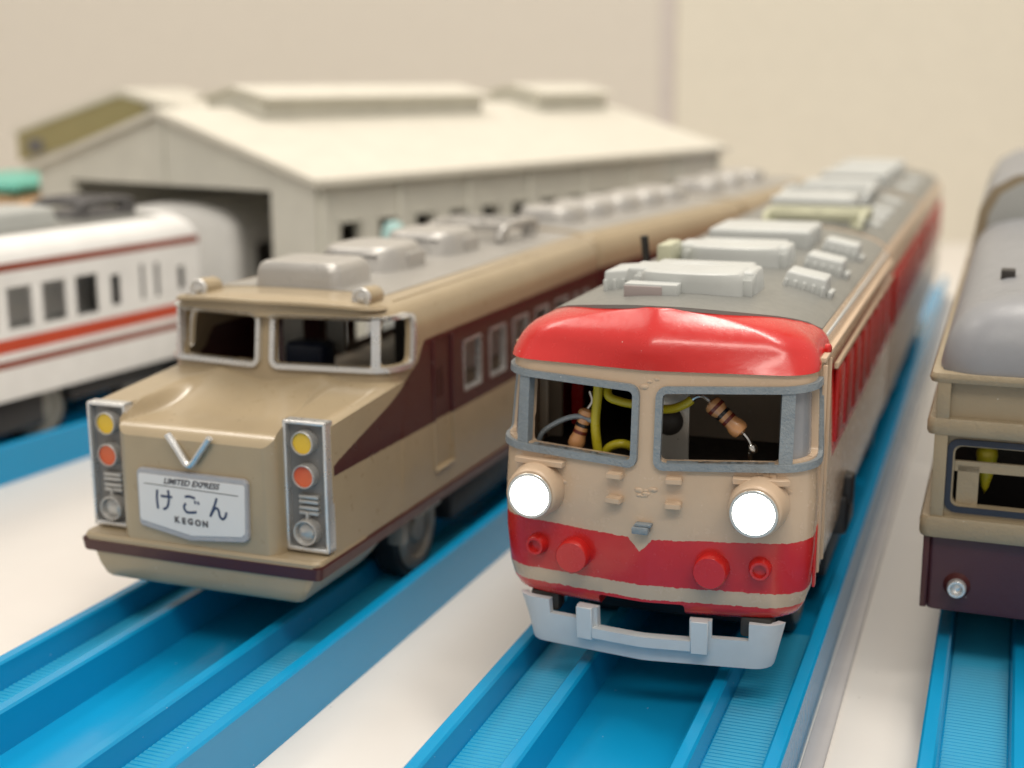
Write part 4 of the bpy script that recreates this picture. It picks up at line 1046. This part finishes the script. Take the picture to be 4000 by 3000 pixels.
# ------------------------------------------------------------------ SHED
def shed():
    TH = .64; t = thing('train_shed', 'long white train shed with open front and gabled roof', 'model building', (-4.79, 33.56, 0), -TH)
    Wd, Ln, ze, zr = 11.2, 20.6, 5.95, 7.5
    a, b_, zo = 1.55, 9.66, 5.72
    # local: X to the right of the ridge direction is negative side: corner at origin, building spans x in [-Wd, 0], y in [0, Ln]
    fr = B(); prism(fr, [(-Wd, 0), (-Wd, ze), (-Wd / 2, zr), (0, ze), (0, 0)], 0, .3)
    c = B(); box(c, -b_, -a, -1, 2, -.5, zo); obj('front_wall', boolean(fr, c), 'shedwall', t, smooth=False)
    bk = B(); prism(bk, [(-Wd, 0), (-Wd, ze), (-Wd / 2, zr), (0, ze), (0, 0)], Ln - .3, Ln); obj('back_wall', bk, 'shedwall', t, smooth=False)
    w = B(); box(w, -.3, 0, .3, Ln - .3, 0, ze - .02)
    c = B(); wins = []
    for i in range(7):
        y = .45 + 2.9 * i
        for q in (.30, 1.75): wins.append(y + q)
    for y in wins: box(c, -1, 1, y, y + .95, 3.9, 5.0)
    obj('side_wall_right', boolean(w, c), 'shedwall', t, smooth=False)
    w = B(); box(w, -Wd, -Wd + .3, .3, Ln - .3, 0, ze - .02); obj('side_wall_left', w, 'shedwall', t, smooth=False)
    for i in range(8):
        y = .12 + 2.9 * i; b = B(); box(b, 0.003, .10, y, y + .16, 0, ze - .1, .02); obj('pilaster', b, 'shedwall', t)
    for y in wins:
        b = B(); k = .06
        for q in ((y, y + .95, 3.9, 3.9 + k), (y, y + .95, 5.0 - k, 5.0), (y, y + k, 3.9, 5.0), (y + .95 - k, y + .95, 3.9, 5.0)): box(b, -.06, .04, *q)
        obj('window_frame', b, 'shedwall', t)
    o = .28; s = (zr - ze) / (Wd / 2)
    rf = B(); prism(rf, [(-Wd - o, ze - s * o + .0), (-Wd - o, ze - s * o + .2), (-Wd / 2, zr + .22), (o, ze - s * o + .2), (o, ze - s * o), (-Wd / 2, zr + .02)], -.25, Ln + .3, .03); obj('roof', rf, 'shedroof', t, smooth=False)
    b = B(); box(b, -Wd / 2 - .09, -Wd / 2 + .09, -.06, .0, zo, zr); obj('gable_post', b, 'shedwall', t)
    for y0, L_ in ((2.6, 9.8), (15.6, 4.4)):
        zb = zr - .1; h = 1.0
        m = B(); prism(m, [(-Wd / 2 - 1.15, zb - .3), (-Wd / 2 - 1.15, zb + h * .55), (-Wd / 2, zb + h * .78), (-Wd / 2 + 1.15, zb + h * .55), (-Wd / 2 + 1.15, zb - .3)], y0, y0 + L_)
        mo = obj('roof_monitor', m, 'shedwall', t, smooth=False)
        m = B(); prism(m, [(-Wd / 2 - 1.45, zb + h * .5), (-Wd / 2 - 1.45, zb + h * .6), (-Wd / 2, zb + h * .93), (-Wd / 2 + 1.45, zb + h * .6), (-Wd / 2 + 1.45, zb + h * .5), (-Wd / 2, zb + h * .79)], y0 - .15, y0 + L_ + .15); obj('monitor_roof', m, 'shedroof', mo, smooth=False)
    return t
shed()
t = thing('gabled_building', 'olive gabled model building rising behind the white shed', 'model building', (-18.3, 52, 0), -.12)
b = B(); prism(b, [(0, 0), (0, 6.6), (4.0, 7.95), (8.0, 6.8), (8.0, 0)], 0, 6); obj('wall', b, 'shedwall', t, smooth=False)
b = B(); prism(b, [(-.1, 5.6), (-.1, 6.75), (4.0, 8.1), (4.9, 7.85), (4.9, 7.0)], -.25, -.02); obj('gable_board', b, 'olive', t, smooth=False)
b = B(); prism(b, [(-.3, 6.55), (-.3, 6.75), (4.0, 8.2), (8.3, 6.95), (8.3, 6.75), (4.0, 7.98)], -.3, 6.3); obj('roof', b, 'shedroof', t, smooth=False)
b = B(); box(b, .3, .9, -.3, -.24, 5.9, 6.4, .03); obj('vent', b, 'darkunit', t)
t = plain_coach('train_car', 'peach train car with teal roof at the far left', (-16.35, 41, 0), -.15, 6.0, 'peach')
b = B(); box(b, -1.8, 1.8, -.1, 6.0, 5.26, 5.52, .10, 4); obj('roof', b, 'teal', t)
t = thing('toy_train', 'small red and yellow toy between the two longest trains', 'toy', (10.9, 50.5, 0.0), -.36)
b = B(); box(b, -.75, .75, 0, 3, .0, 3.9, .15, 3); obj('body', b, 'toyyellow', t); b = B(); box(b, -.8, .8, -.05, 3.05, 3.85, 4.6, .2, 4); obj('roof', b, 'toyred', t)
t = thing('toy_figure', 'small pale cyan domed figure beside the shed windows', 'toy figure', (-2.72, 31.6, 0))
obj('body', lathe(B(), (0, 0, 0), (0, 0, 1), [(0, 0), (0, .4), (2, .42), (4.2, .36)], 20), 'palegrey', t); obj('head', lathe(B(), (0, 0, 4.2), (0, 0, 1), [(0, .30), (.5, .30), (.85, .27), (1.0, .17), (1.05, 0)], 20), 'cyan', t)
